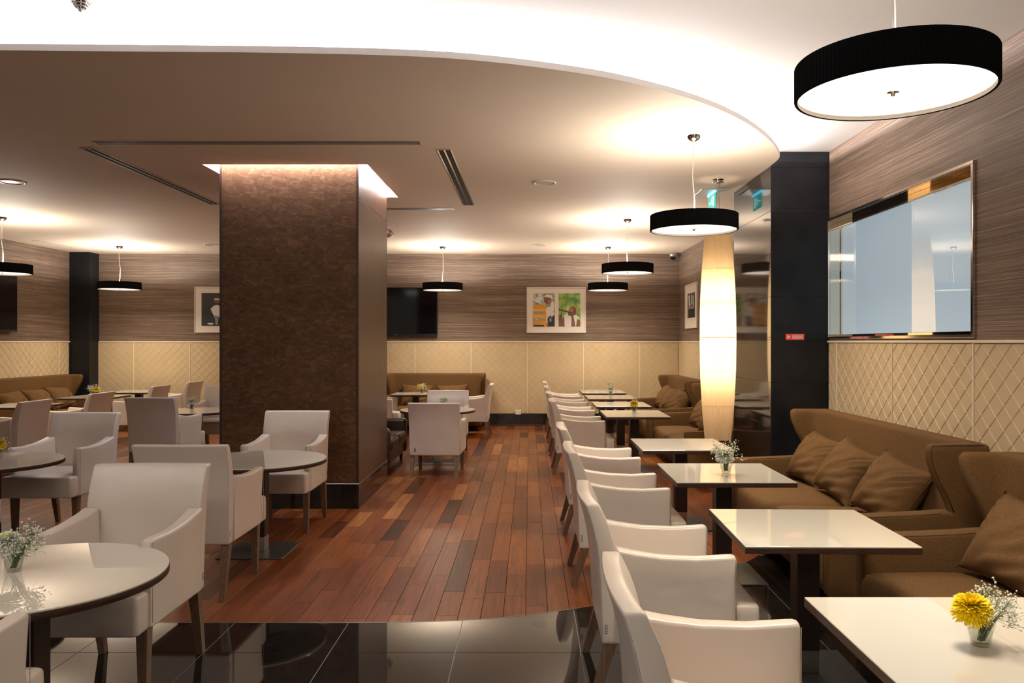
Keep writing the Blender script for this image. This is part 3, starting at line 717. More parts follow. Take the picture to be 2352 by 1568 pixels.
# ------------------------------------------------------------------ pendant lamps
def make_pendant():
    t = empty('pendant_lamp', (0,0,0))       # origin at the bottom of the shade
    R_, H_ = .358, .130; n = 132
    def ring(r, z, amp): return [((r+amp*(.5+.5*math.cos(i*PI)))*math.cos(2*PI*i/(2*n)), (r+amp*(.5+.5*math.cos(i*PI)))*math.sin(2*PI*i/(2*n)), z) for i in range(2*n)]
    mb = MB(); mb.loft([ring(R_-.004,0,.001), ring(R_-.004,.004,.004), ring(R_-.004,H_-.004,.004), ring(R_-.004,H_,.001), ring(R_-.012,H_,.0), ring(R_-.012,0,.0), ring(R_-.004,0,.001)], cap=False)
    sh = mb.build('shade', M['shade_black'], t)
    mb = MB(); mb.lathe([(R_-.0125,.002),(R_-.0125,H_-.004)], n=96, sm=True); mb.build('lining', M['shade_lining'], sh)
    mb = MB(); mb.lathe([(R_-.026,.021),(R_-.030,.017),(.001,.0165)], n=96); mb.lathe([(R_-.026,.022),(.001,.022)], n=96); mb.build('diffuser', M['diffuser'], t)
    mb = MB(); mb.lathe([(.001,.013),(.023,.013),(.023,.010),(.008,.008),(.007,-.002),(.001,-.003)], n=20); mb.build('finial', M['chrome'], t)
    mb = MB()
    for k in range(3):
        a = 2*PI*k/3+.4; mb.tube([(0,0,H_-.02),((R_-.014)*math.cos(a),(R_-.014)*math.sin(a),H_-.02)], .003)
    mb.build('spider_frame', M['steel'], t)
    return t
def finish_pendant(t, zceil, rz_seed, canopy=True):
    H_ = .13; top = zceil-t.location.z; r_ = random.Random(rz_seed)
    mb = MB(); mb.tube([(0,0,H_-.02),(0,0,top-.05)], .0011, 5); mb.build('steel_wire', M['steel'], t)
    pts = [(0,0,H_-.03)]; n = 14
    a = r_.uniform(.012,.02); ph = r_.random()*6
    for k in range(1, n):
        s = k/n; env = math.sin(s*PI)**.6
        pts.append((a*env*math.sin(ph+s*5.5), a*.6*env*math.cos(ph+s*4), H_-.03+(top-.05-H_+.03)*s))
    pts.append((0,0,top-.045))
    mb = MB(); mb.tube(pts, .0032, 6); mb.build('cord', M['cord'], t)
    mb = MB(); mb.lathe([(.058,top-.0005),(.058,top-.006),(.053,top-.022),(.040,top-.040),(.020,top-.052),(.008,top-.056),(.006,top-.066),(.001,top-.066)], n=32); mb.build('canopy', M['chrome'], t)
pend = make_pendant(); index_kids()
PEND = [((1.385,3.035,2.558), ZU, 'large black pleated drum pendant lamp nearest the camera, top right'),
        ((1.355,6.565,2.535), ZC, 'black pleated drum pendant lamp in front of the hanging tube lamp'),
        ((1.362,11.06,2.57), ZC, 'black drum pendant lamp over the right-hand row, upper of the overlapping pair'),
        ((1.407,14.28,2.54), ZC, 'black drum pendant lamp nearest the back wall on the right, lower of the overlapping pair'),
        ((-1.55,14.24,2.54), ZC, 'black drum pendant lamp in front of the back wall television'),
        ((-7.29,14.17,2.55), ZC, 'black drum pendant lamp beside the far left corner pillar'),
        ((-7.19,10.87,2.55), ZC, 'black drum pendant lamp cut by the left picture edge')]
for i, (loc, zc_, lab) in enumerate(PEND):
    t = pend if i == 0 else copy_tree(pend)
    t.location = loc; tag(t, lab, 'lamp', 'black drum pendant lamps')
for i, (loc, zc_, lab) in enumerate(PEND):
    t = [o for o in bpy.data.objects if o.get('label') == lab][0]
    finish_pendant(t, zc_, 31+i)
    P_ = 115 if i else 34
    light('pendant_bulb', 'POINT', (loc[0], loc[1], loc[2]+.085), P_, (1,.93,.83), radius=.05)
    l = light('pendant_downlight', 'AREA', (loc[0], loc[1], loc[2]-.012), 34, (1,.86,.68)); l.data.shape = 'DISK'; l.data.size = .62; l.data.spread = math.radians(150)
# unseen pendants of the same rows (behind the column) still light the ceiling
# ------------------------------------------------------------------ hanging tube lamp
TL = (1.978, 8.36, .60); TH = 2.735-.60
t = empty('tube_lamp', TL); tag(t, 'tall cream pleated fabric tube lamp hanging beside the black stone pillar', 'lamp')
n = 42
def trad(s): # s 0..1 from the bottom
    u = abs(2*s-1); return .178-.052*u**2.2
mb = MB(); rings = []
for k in range(41):
    s = k/40; r_ = trad(s); rings.append([((r_+(.009 if i % 2 else -.009))*math.cos(2*PI*i/(2*n)), (r_+(.009 if i % 2 else -.009))*math.sin(2*PI*i/(2*n)), s*TH) for i in range(2*n)])
mb.loft(rings, cap=False, sm=False); mb.build('fabric_sleeve', M['tube'], t)
for s in (0, .167, .333, .5, .667, .833, 1):
    r_ = trad(s)+(.0035 if s == .5 else .001); mb = MB(); ring = [(r_*math.cos(2*PI*i/48), r_*math.sin(2*PI*i/48), s*TH) for i in range(49)]
    mb.tube(ring, .003 if s == .5 else .0016, 5); mb.build('hoop', M['seam'], t)
ztop = ZC-TL[2]
mb = MB(); mb.tube([(0,0,TH*.12),(0,0,TH*.97)], .006); mb.build('inner_rod', M['steel'], t)
mb = MB(); mb.tube([(-.012,0,TH),(-.02,0,TH+.2),(-.012,0,ztop-.03)], .0015, 5); mb.tube([(.012,0,TH),(.02,.01,TH+.25),(.01,0,ztop-.03)], .0025, 5); mb.build('suspension_cord', M['steel'], t)
mb = MB()
for k in range(3):
    a = k*2*PI/3; mb.tube([(0,0,TH+.02),(trad(1)*math.cos(a),trad(1)*math.sin(a),TH)], .002, 5)
mb.build('top_spider', M['steel'], t)
mb = MB(); mb.lathe([(.058,ztop-.0005),(.058,ztop-.010),(.030,ztop-.014),(.030,ztop-.020),(.058,ztop-.024),(.058,ztop-.034),(.001,ztop-.034)], n=32); mb.build('canopy', M['chrome'], t)
for s in (.34, .47, .60, .73):
    light('tube_bulb', 'POINT', (TL[0], TL[1], TL[2]+TH*s), 9, (1,.86,.62), radius=.035)

# ------------------------------------------------------------------ chairs
def lerp_tab(tab, x):
    if x <= tab[0][0]: return tab[0][1]
    for (a, va), (b_, vb) in zip(tab[:-1], tab[1:]):
        if x <= b_: return va+(vb-va)*(x-a)/(b_-a)
    return tab[-1][1]
def make_chair(raise_):
    t = empty('armchair', (0,0,0)); Z = raise_
    # local: front = +x, origin on the floor in the middle
    rear = [(.255,-.312),(.45,-.318),(.60,-.326),(.70,-.338),(.80,-.360),(.892,-.390)]
    thick = [(.255,.085),(.50,.085),(.66,.084),(.72,.084),(.80,.078),(.892,.064)]
    rings = []
    zs = [.255,.257,.262,.272,.35,.45,.55,.62,.66,.70,.74,.78,.82,.85,.872,.882,.888,.892]
    for z in zs:
        ins = {.255:.012,.257:.005,.262:.0015}.get(z, 0) if z < .27 else {.882:.0003,.888:.0020,.892:.0065}.get(z, 0)
        hw = .300+.010*(z-.255)/.64; th = lerp_tab(thick, z); xr = lerp_tab(rear, z)
        pts = rrect(hw-ins, th/2-ins, .009 if ins < .005 else .008, nl=7, ns=1, na=3)
        rings.append([(xr+th/2+v-.020*(1-(u/hw)**2)*min(1, max(0, (z-.3)/.3)), u, z+Z) for u, v in pts])
    mb = MB(); mb.loft(rings, sm=True); back = mb.build('backrest', M['leather'], t)
    # seams round the back
    mb = MB()
    def bx_(z, y, front): 
        th = lerp_tab(thick, z); xr = lerp_tab(rear, z); hw = .300+.010*(z-.255)/.64
        return xr+(th-.001 if front else .001)-.020*(1-(y/hw)**2)*min(1, max(0, (z-.3)/.3))
    for s in (-1, 1):
        mb.tube([(bx_(z, .298, False)-.0005+.004, s*(.300+.010*(z-.255)/.64-.003), z+Z) for z in (.28,.4,.5,.6,.7,.8,.88)], .0016, 5)
        mb.tube([(bx_(z, .298, True)+.0005-.004, s*(.300+.010*(z-.255)/.64-.003), z+Z) for z in (.69,.75,.8,.88)], .0012, 5)
    mb.tube([(bx_(.888, y, False)+.006, y, .889+Z) for y in (-.295,-.2,-.1,0,.1,.2,.295)], .0013, 5)
    mb.build('seam', M['seam'], back)
    for s in (-1, 1):
        rings = []; X = [-.245,-.235,-.21,-.17,-.12,-.05,.03,.11,.19,.25,.275,.286,.291]
        for x in X:
            top = lerp_tab([(-.25,.688),(-.17,.672),(-.05,.655),(.11,.648),(.24,.655),(.291,.660)], x)
            th = lerp_tab([(-.245,.088),(-.12,.076),(.03,.066),(.291,.062)], x)
            ins = {.275:.0015,.286:.005,.291:.013}.get(x, 0)
            pts = rrect(th/2-ins, (top-.258)/2-ins, .016, nl=1, ns=3, na=4)
            lean = .012
            rings.append([(x, s*(.310-th/2+u*1.0)+s*lean*max(0,(v/((top-.258)/2))), (top+.258)/2+v+Z) for u, v in pts])
        mb = MB(); mb.loft(rings, sm=True); arm = mb.build('armrest', M['leather'], t)
        mb = MB(); mb.tube([(.2885, s*.318, z+Z) for z in (.29,.45,.6,.645)], .0012, 5); mb.tube([(.2885, s*.254, z+Z) for z in (.42,.5,.6,.645)], .0012, 5); mb.build('seam', M['seam'], arm)
    # T shaped seat
    def tplan(ins, bulge=0):
        a, b_, f = .243-ins, .303-ins, .402-ins
        P = [(-.235+ins,-a),(-.1,-a),(.1,-a),(.292+ins,-a),(.296+ins,-b_+.0),(.32,-b_),(f-.02,-b_),(f-.006,-b_+.006),(f,-b_+.02),(f+bulge*.5,-.15),(f+bulge,0),(f+bulge*.5,.15),(f,b_-.02),(f-.006,b_-.006),(f-.02,b_),(.32,b_),(.296+ins,b_),(.292+ins,a),(.1,a),(-.1,a),(-.235+ins,a)]
        return P
    rings = []
    for z, ins, bl_ in ((.262,.014,0),(.264,.004,0),(.275,0,.002),(.33,0,.006),(.39,0,.008),(.418,.001,.006),(.428,.005,.003),(.433,.014,0)):
        rings.append([(x, y, z+Z) for x, y in tplan(ins, bl_)])
    rings.append([(.08+(x-.08)*.6, y*.6, .445+Z) for x, y in tplan(.014)])
    mb = MB(); mb.loft(rings, sm=True); mb.build('seat', M['leather'], t)
    for (xt, xb) in ((-.268,-.345),(.262,.262)):
        for s in (-1, 1):
            mb = MB(); r = []
            for z, x_, w_ in ((.262+Z, xt, .027), (.0, xb, .0175)):
                yy = s*(.268 if xt < 0 else .266)
                r.append([(x_-w_,yy-w_,z),(x_+w_,yy-w_,z),(x_+w_,yy+w_,z),(x_-w_,yy+w_,z)])
            r[0] = [(p[0], p[1], p[2]) for p in r[0]]
            mb.loft(r[::-1]); mb.build('leg', M['leg_wood'], t)
    mb = MB(); mb.box(-.3165,-.3145+.0,.225,.243,.30+Z,.345+Z); mb.box(-.300,-.288,.3005,.3022,.305+Z,.345+Z)
    tg = mb.build('maker_tag', M['tag'], t)
    mb = MB(); 
    for q in range(5): mb.box(-.2975,-.2905,.3022,.3026,.309+Z+q*.007,.313+Z+q*.007)
    mb.build('tag_print', M['tag_print'], tg)
    # mirror the tag on the visible near side too
    mb = MB(); mb.box(-.300,-.288,-.3022,-.3005,.305+Z,.345+Z); tg = mb.build('maker_tag', M['tag'], t)
    mb = MB(); 
    for q in range(5): mb.box(-.2975,-.2905,-.3026,-.3022,.309+Z+q*.007,.313+Z+q*.007)
    mb.build('tag_print', M['tag_print'], tg)
    return t
chair_low = make_chair(0.0); chair_high = make_chair(.09); index_kids()
used = set()
def place_chair(kind, x, y, deg, label, group, w=1.0):
    src = chair_low if kind == 'low' else chair_high
    if kind not in used: used.add(kind); o = src
    else: o = copy_tree(src)
    o.location = (x, y, 0); o.rotation_euler = (0, 0, math.radians(deg)); o.scale = (1, w, 1)
    tag(o, label, 'chair', group)
GR = 'white leather armchairs facing the brown sofas'
for (y, lab) in ((2.46,'white leather armchair at the bottom edge, facing the table with the large yellow flower'),
                 (3.90,'white leather armchair, second from the camera in the right-hand row'),
                 (5.56,'white leather armchair facing the table with the white flower near the tube lamp'),
                 (6.97,'white leather armchair, fourth from the camera in the right-hand row'),
                 (10.05,'white leather armchair facing the far table with the small yellow flower'),
                 (11.6,'white leather armchair facing the empty table just beyond the small yellow flower'),
                 (13.1,'white leather armchair facing the far table with the small white posy'),
                 (14.58,'white leather armchair of the right row nearest the back wall')):
    place_chair('low', .64, y, 0, lab, GR, 1.02)
GR = 'white leather armchairs round the round tables'
L = [(-1.968,3.81,-90,'large white leather armchair facing the camera across the front round table'),
     (-2.17,5.31,90,'white leather armchair seen from behind at the round table before the wooden column'),
     (-2.15,7.04,-90,'white leather armchair facing the camera against the wooden column'),
     (-4.0,6.85,-90,'white leather armchair facing the camera at the round table on the left edge'),
     (-3.99,5.2,90,'white leather armchair at the left picture edge, only its seat corner showing'),
     (-1.925,2.30,90,'white leather armchair cut off in the bottom left corner'),
     (-4.33,9.5,86,'white leather armchair seen square from behind, left of the wooden column'),
     (-4.45,11.33,-90,'white leather armchair just behind the white flower, left of the wooden column')]
for x, y, d, lab in L: place_chair('high', x, y, d, lab, GR, .95)
GR = 'white leather armchairs at the left-hand tables'
for x, y, lab in ((-6.5,9.92,'pale leather armchair near the left edge with its back turned to the aisle'),
                  (-6.5,11.46,'pale leather armchair in front of the yellow flower on the left'),
                  (-6.5,13.28,'pale leather armchair at the far left table with yellow and white flowers'),
                  (-6.5,14.65,'pale leather armchair in the far left group nearest the back wall')):
    place_chair('low', x, y, 180, lab, GR, 1.0)
GR = 'white leather armchairs in the middle group'
for x, y, d, lab in ((-1.13,9.87,88,'white leather armchair seen from behind at the round table right of the column'),
                     (-1.22,11.62,-90,'white leather armchair facing the camera behind the middle round table'),
                     (-1.02,13.85,180,'pale leather armchair seen from the side at the right end of the back wall sofa'),
                     (-2.60,13.70,0,'pale leather armchair half hidden by the wooden column, by the back wall sofa')):
    place_chair('low', x, y, d, lab, GR, 1.0)

# ------------------------------------------------------------------ tables
ZT = .713
def pedestal(t):
    mb = MB(); mb.box(-.055,.055,-.055,.055,.12,ZT-.035,.003); mb.build('pedestal', M['pedestal'], t)
    mb = MB(); mb.box(-.052,.052,-.052,.052,.010,.12,.002); mb.build('foot_sleeve', M['steel'], t)
    mb = MB(); mb.box(-.25,.25,-.25,.25,0,.010,.003); mb.build('base_plate', M['black_plate'], t)
    for s in (0, 1):
        mb = MB(); r = Matrix.Rotation(PI/4+s*PI/2, 3, 'Z')
        vs = []
        for (u, z_) in ((-.22,ZT-.036),(.22,ZT-.036),(.22,ZT-.044),(.06,ZT-.062),(-.06,ZT-.062),(-.22,ZT-.044)):
            for v_ in (-.018,.018): vs.append(r @ Vector((u, v_, z_)))
        mb.add(vs, [(0,2,4,6,8,10),(1,11,9,7,5,3),(0,1,3,2),(2,3,5,4),(4,5,7,6),(6,7,9,8),(8,9,11,10),(10,11,1,0)]); mb.build('bracket', M['plastic_black'], t)
def make_square_table(w, d):
    t = empty('square_table', (0,0,0))
    mb = MB(); mb.box(-w/2,w/2,-d/2,d/2,ZT-.034,ZT-.006,.0015); mb.build('tabletop', M['table_edge'], t)
    mb = MB(); mb.box(-w/2+.001,w/2-.001,-d/2+.001,d/2-.001,ZT-.006,ZT,.0015); mb.build('glass_top', M['table_white'], t)
    pedestal(t); return t
def make_round_table(r):
    t = empty('round_table', (0,0,0))
    mb = MB(); mb.lathe([(.001,-.034),(r-.002,-.034),(r,-.032),(r,-.008),(r-.001,-.006),(.001,-.006)], (0,0,ZT), n=96); mb.build('tabletop', M['table_edge'], t)
    mb = MB(); mb.lathe([(r-.0015,-.006),(r-.0015,-.0015),(r-.003,0)], (0,0,ZT), n=128, sm=False, cap=True); mb.build('glass_top', M['table_white'], t)
    pedestal(t); return t
sq = make_square_table(.78, .79); rt = make_round_table(.502); index_kids()
def put(src, first, loc, deg, label, group, cat='table', sc=(1,1,1)):
    o = src if first else copy_tree(src); o.location = loc; o.rotation_euler = (0,0,math.radians(deg)); o.scale = sc; tag(o, label, cat, group); return o
GS = 'square white-topped tables'
SQ = [((1.367,2.44),0,1,'square white-topped table with the large yellow flower, nearest the camera'),
      ((1.357,3.925),-1.2,1,'empty square white-topped table between the near yellow and white flowers'),
      ((1.342,5.55),0,1.03,'square white-topped table with the white flower under the tube lamp'),
      ((1.338,7.08),0,1.03,'empty square white-topped table directly beneath the tube lamp'),
      ((1.325,10.12),0,1.2,'square white-topped table with the small yellow flower in the far row'),
      ((1.33,11.62),0,1.15,'empty square white-topped table just beyond the small yellow flower'),
      ((1.33,13.15),0,1.2,'square white-topped table with the small greenish posy in the far row'),
      ((1.33,14.62),0,1.2,'empty square white-topped table touching the back wall on the right'),
      ((-7.24,13.28),0,1.05,'square table with yellow and white flowers on the far left'),
      ((-7.33,11.46),0,1.02,'square table at the left picture edge in front of the brown sofa'),
      ((-7.21,14.72),0,.98,'square table in the far left corner against the back wall'),
      ((-2.0,14.02),0,.85,'small square table with a yellow flower before the back wall sofa')]
for i, ((x, y), d, sy, lab) in enumerate(SQ): put(sq, i == 0, (x, y, 0), d, lab, GS, sc=(1, sy, 1))
GT = 'round white-topped tables'
RT = [((-1.95,3.10),'round white-topped table in the bottom left foreground'),
      ((-2.09,6.18),'round white-topped table in front of the wooden column'),
      ((-4.12,6.08),'round white-topped table at the left picture edge'),
      ((-4.42,10.6),'round white-topped table with white flowers left of the wooden column'),
      ((-1.234,10.72),'round white-topped table right of the wooden column')]
for i, ((x, y), lab) in enumerate(RT): put(rt, i == 0, (x, y, 0), 0, lab, GT)

# ------------------------------------------------------------------ sofas
def make_sofa(Ln, ncush, mat_=None, wing=True):
    """local: x along the sofa, front = -y, origin on the floor in the middle of the footprint (depth .94)"""
    m_ = mat_ or M['linen']; t = empty('wing_sofa', (0,0,0)); H = Ln/2; D = .94/2
    AW = .12; ZS = .245
    # base
    mb = MB(); 
    def rb(x0_,x1_,y0_,y1_,z0_,z1_,r):
        hw, hh = (x1_-x0_)/2, (y1_-y0_)/2; cx_, cy_ = (x0_+x1_)/2, (y0_+y1_)/2
        rr = []
        for z_, ins in ((z0_,r*.9),(z0_+r*.3,r*.3),(z0_+r,0),(z1_-r,0),(z1_-r*.3,r*.3),(z1_,r*.9)):
            rr.append([(cx_+u, cy_+v, z_) for u, v in rrect(hw-ins, hh-ins, r, nl=5, ns=3, na=3)])
        return rr
    mb.loft(rb(-H+AW, H-AW, -D+.02, D-.12, .10, ZS, .012), sm=True); mb.build('base', m_, t)
    # seat cushions
    cw = (Ln-2*AW)/ncush; rr_ = random.Random(int(Ln*100))
    for k in range(ncush):
        x0_ = -H+AW+k*cw+.003; x1_ = x0_+cw-.006; mb = MB(); rings = []
        y0_, y1_ = -D-.015, D-.20
        hw, hh = (x1_-x0_)/2, (y1_-y0_)/2; cx_, cy_ = (x0_+x1_)/2, (y0_+y1_)/2
        prof = [(ZS-.10,.010),(ZS-.09,.002),(ZS-.05,0),(ZS+.06,-.004),(ZS+.11,0),(ZS+.145,.012),(ZS+.162,.032),(ZS+.172,.075),(ZS+.180,.16),(ZS+.186,.26)]
        for z_, ins in prof:
            P = rrect(hw-min(ins,hw*.8), hh-min(ins,hh*.8), .03, nl=16, ns=8, na=4)
            fr = []
            for u, v in P:
                wr_ = (.004*math.sin(u*38+k*2)+.003*math.sin(u*71+1))*(1 if v < 0 else .3)*(1 if ins < .02 else .2)
                zz_ = z_+(.004*math.sin(u*9+v*7+k) if ins > .02 else 0)
                yy = cy_+v+wr_
                fr.append((cx_+u, yy, zz_ if v < 0 or z_ > ZS else z_))
            rings.append(fr)
        mb.loft(rings, sm=True); mb.build('seat_cushion', m_, t)
    # arms
    for s in (-1, 1):
        rings = []
        for yy, ins in ((-D,.022),(-D+.004,.008),(-D+.016,0),(-D+.15,0),(-.1,0),(.1,0),(D-.26,0),(D-.1,0),(D-.02,0)):
            top = lerp_tab([(-D,.585),(0,.600),(D-.26,.615),(D,.62)], yy)
            P = rrect(AW/2-ins, (top-.10)/2-ins, .022, nl=1, ns=4, na=4)
            rings.append([(s*(H-AW/2)+u+s*.02*max(0,v), yy, (top+.10)/2+v) for u, v in P])
        mb = MB(); mb.loft(rings, sm=True); arm = mb.build('arm', m_, t)
        mb = MB()
        for q in (-1, 1): mb.tube([(s*(H-AW/2)+q*(AW/2-.006)+s*.005, yy, lerp_tab([(-D,.585),(0,.600),(D-.26,.615),(D,.62)], yy)-.006) for yy in (-D+.012,-.2,0,.15,D-.28)], .0025, 6)
        mb.build('piping', M['sofa_seam'], arm)
    # back with wings: a U in plan, lofted upwards
    def uring(z_, e=0):
        f = (z_-.10)/(1.02-.10)
        L2 = H+.035*max(0,f)**1.5; rear_ = D+.0
        dep = lerp_tab([(.10,.19),(.50,.20),(.62,.225),(.72,.27),(.82,.325),(.92,.362),(.98,.370),(1.02,.362)], z_)
        tb = lerp_tab([(.10,.20),(.45,.17),(.8,.13),(1.02,.115)], z_); tw = lerp_tab([(.10,.115),(.6,.10),(1.02,.085)], z_)
        L2 -= e; r0 = rear_-e; fr = rear_-dep+e; tb -= 2*e; tw -= 2*e
        P = []
        def arc(cx_, cy_, r, a0, a1, n=5):
            for i in range(n+1):
                a = a0+(a1-a0)*i/n; P.append((cx_+r*math.cos(a), cy_+r*math.sin(a)))
        ro = .04; rf = max(.004, min(tw/2-.002, .038)); ri = .10
        arc(L2-ro, r0-ro, ro, PI/2, 0)
        arc(L2-rf, fr+rf, rf, 0, -PI/2); arc(L2-tw+rf, fr+rf, rf, -PI/2, -PI)
        yi = r0-tb; ri = min(ri, max(.012, (yi-fr-rf)*.9))
        arc(L2-tw-ri, yi-ri, ri, 0, PI/2)
        for q in range(1, 8): P.append((L2-tw-ri+(-2*(L2-tw-ri))*q/8, yi))
        arc(-(L2-tw-ri), yi-ri, ri, PI/2, PI)
        arc(-(L2-tw+rf)+2*0, fr+rf, rf, 0, -PI/2) if False else arc(-(L2-tw+rf), fr+rf, rf, 2*PI, 1.5*PI)
        arc(-(L2-rf), fr+rf, rf, 1.5*PI, PI); arc(-(L2-ro), r0-ro, ro, PI, PI/2)
        for q in range(1, 6): P.append((-(L2-ro)+2*(L2-ro)*q/6, r0))
        lean = .03*f
        return [(x, y+lean*0, z_) for x, y in P]
    rings = [uring(.10,.01), uring(.112,.0)]+[uring(z_) for z_ in (.25,.40,.50,.56,.62,.67,.72,.77,.82,.87,.92,.96,.985)]+[uring(1.003,.003), uring(1.013,.010), uring(1.019,.020), uring(1.021,.032)]
    mb = MB(); mb.loft(rings, sm=True); bk = mb.build('wing_back', m_, t)
    for s in (-1, 1):
        mb = MB()
        pts = [(s*(H+.035*((z_-.10)/.92)**1.5-.005), D-lerp_tab([(.62,.225),(.72,.27),(.82,.325),(.92,.362),(.98,.370),(1.02,.362)], z_)+.012, z_) for z_ in (.62,.72,.82,.92,.98,1.010)]
        pts += [(s*(H+.030), D-.25, 1.014), (s*(H+.030), D-.05, 1.014)]
        mb.tube(pts, .0028, 6)
        mb.build('piping', M['sofa_seam'], bk)
    for sx in (-1, 1):
        for sy in (-1, 1):
            mb = MB(); r = []
            for z_, w_ in ((0,.018),(.101,.026)): r.append([(sx*(H-.07)-w_, sy*(D-.07)-w_, z_),(sx*(H-.07)+w_, sy*(D-.07)-w_, z_),(sx*(H-.07)+w_, sy*(D-.07)+w_, z_),(sx*(H-.07)-w_, sy*(D-.07)+w_, z_)])
            mb.loft(r); mb.build('leg', M['pedestal'], t)
    return t
sofa = make_sofa(2.46, 2); index_kids()
GF = 'brown wing sofas along the walls'
# right hand sofas face -x: local -y -> world -x means rotation of -90 degrees
put(sofa, True, (2.24, 5.925, 0), -90, 'brown linen wing sofa with three cushions in front of the black stone pillar', GF, 'sofa')
put(sofa, False, (2.24, 3.115, 0), -90, 'brown linen wing sofa cut off by the right picture edge', GF, 'sofa')
put(sofa, False, (2.26, 10.38, 0), -90, 'brown linen wing sofa just behind the hanging tube lamp', GF, 'sofa')
put(sofa, False, (2.26, 13.40, 0), -90, 'brown linen wing sofa in the far right corner', GF, 'sofa')
put(sofa, False, (-8.21, 13.60, 0), 90, 'brown linen wing sofa along the left wall', GF, 'sofa')
sofa2 = make_sofa(1.84, 2); tag(sofa2, 'small brown wing sofa with two cushions against the back wall', 'sofa', GF); sofa2.location = (-1.79, 14.90, 0)
# leather two seater behind the column
def make_leather_sofa():
    t = empty('leather_sofa', (0,0,0)); m_ = M['leather_dark']; H, D = .72, .45
    def rb(x0_,x1_,y0_,y1_,z0_,z1_,r,puff=0):
        hw, hh = (x1_-x0_)/2, (y1_-y0_)/2; cx_, cy_ = (x0_+x1_)/2, (y0_+y1_)/2; rr = []
        for q in range(4): a = PI/2*q/3; rr.append((z0_+r*(1-math.sin(a)) if False else z0_+r*(1-math.cos(a)), r*(1-math.sin(a))))
        R2 = [(z0_+r*(1-math.cos(PI/2*q/4)), r*(1-math.sin(PI/2*q/4))) for q in range(5)]+[(z1_-r*(1-math.cos(PI/2*(4-q)/4)), r*(1-math.sin(PI/2*(4-q)/4))) for q in range(5)]
        out = []
        for z_, ins in R2: out.append([(cx_+u*(1-ins/hw*.98), cy_+v*(1-ins/hh*.98), z_) for u, v in rrect(hw, hh, min(r,hw*.9,hh*.9), nl=4, ns=3, na=4)])
        return out
    MB().loft(rb(-H+.13,H-.13,-D+.03,D-.1,.11,.26,.02), sm=True).build('base', m_, t)
    for k in (0, 1):
        a = -H+.135+k*(H-.135)
        MB().loft(rb(a, a+H-.14, -D-.01, D-.2, .26, .42, .055), sm=True).build('seat_cushion', m_, t)
    for s in (-1, 1):
        MB().loft(rb(s*(H-.07)-.07, s*(H-.07)+.07, -D, D-.03, .11, .57, .05), sm=True).build('arm', m_, t)
    MB().loft(rb(-H+.02, H-.02, D-.22, D, .11, .82, .07), sm=True).build('backrest', m_, t)
    for sx in (-1, 1):
        for sy in (-1, 1):
            mb = MB(); mb.lathe([(.018,0),(.028,.115)], (sx*(H-.09), sy*(D-.08), 0), n=10, cap=True); mb.build('leg', M['pedestal'], t)
    return t
ls = make_leather_sofa(); ls.location = (-2.14, 10.35, 0); ls.rotation_euler = (0,0,PI/2)
tag(ls, 'dark brown leather sofa half hidden behind the wooden column', 'sofa')

# ------------------------------------------------------------------ pillows
def pillow_mesh(seed, w=.61, h=.47, th=.25):
    r_ = random.Random(seed); n = 30; vs = []; fs = []; idx = {}
    ph = [r_.random()*6 for _ in range(6)]
    def P(i, j, side):
        u, v = 2*i/n-1, 2*j/n-1
        e = max(abs(u), abs(v))
        q = (max(0, 1-abs(u)**2.6)*max(0, 1-abs(v)**2.4))**.62
        pin = 1-.07*(1-abs(u*v))*e**4 if True else 1
        x = u*w/2*(1-.11*(1-v*v)*abs(u)**3); z = v*h/2*(1-.13*(1-u*u)*abs(v)**3)
        wr_ = .010*math.exp(-((u+.55)**2+(v-.6)**2)*4)*math.sin(22*(u+v)+ph[3])+.009*math.exp(-((u-.3)**2+(v+.7)**2)*3)*math.sin(18*(u*.5-v)+ph[4])+.006*math.sin(7*u+3*v+ph[0])*q+.005*math.sin(11*u-9*v+ph[1])*q+.013*math.exp(-((u-.6)**2+(v-.5)**2)*4)*math.sin(26*(u-v)+ph[2])
        return (x, side*(th/2*q)+wr_, z)
    for side in (-1, 1):
        for i in range(n+1):
            for j in range(n+1):
                edge = i in (0,n) or j in (0,n)
                if edge and side == 1: continue
                idx[(i,j,side)] = len(vs); vs.append(P(i,j,side))
    g_ = lambda i, j, s: idx.get((i,j,s), idx.get((i,j,-1)))
    for side in (-1, 1):
        for i in range(n):
            for j in range(n):
                f = (g_(i,j,side), g_(i+1,j,side), g_(i+1,j+1,side), g_(i,j+1,side)); fs.append(f if side < 0 else f[::-1])
    return mesh_from('pillow', vs, fs, M['linen'], True)
def edge_piping(w=.61, h=.47):
    pts = []; n = 18
    for k in range(4*n+1):
        s = (k/n) % 4; a = s % 1
        u, v = [(-1+2*a,-1),(1,-1+2*a),(1-2*a,1),(-1,1-2*a)][int(s) if s < 4 else 0]
        pts.append((u*w/2*(1-.11*(1-v*v)*abs(u)**3), 0, v*h/2*(1-.13*(1-u*u)*abs(v)**3)))
    mb = MB(); mb.tube(pts, .0032, 5); return mb.mesh('piping', M['linen'])
pips = edge_piping()
pms = [pillow_mesh(s) for s in (1, 2, 3, 4)]
def pillow(i, loc, rz, tilt, roll, label, group, sc=1):
    t = empty('throw_pillow', loc); t.rotation_euler = (Matrix.Rotation(rz,4,'Z') @ Matrix.Rotation(tilt,4,'X') @ Matrix.Rotation(roll,4,'Y')).to_euler()
    t.scale = (sc,)*3
    tag(t, label, 'cushion', group)
    link('cover', pms[i % 4], t); link('piping', pips, t)
D2 = math.radians
GP = 'brown cushions on the sofa before the stone pillar'
def rp(i, y, roll, lab, grp, x=2.43, rz=-80, tilt=-33, z=.625): pillow(i, (x, y, z), D2(rz), D2(tilt), D2(roll), lab, grp)
rp(0, 6.75, 6, 'brown cushion nearest the stone pillar on the three-cushion sofa', GP)
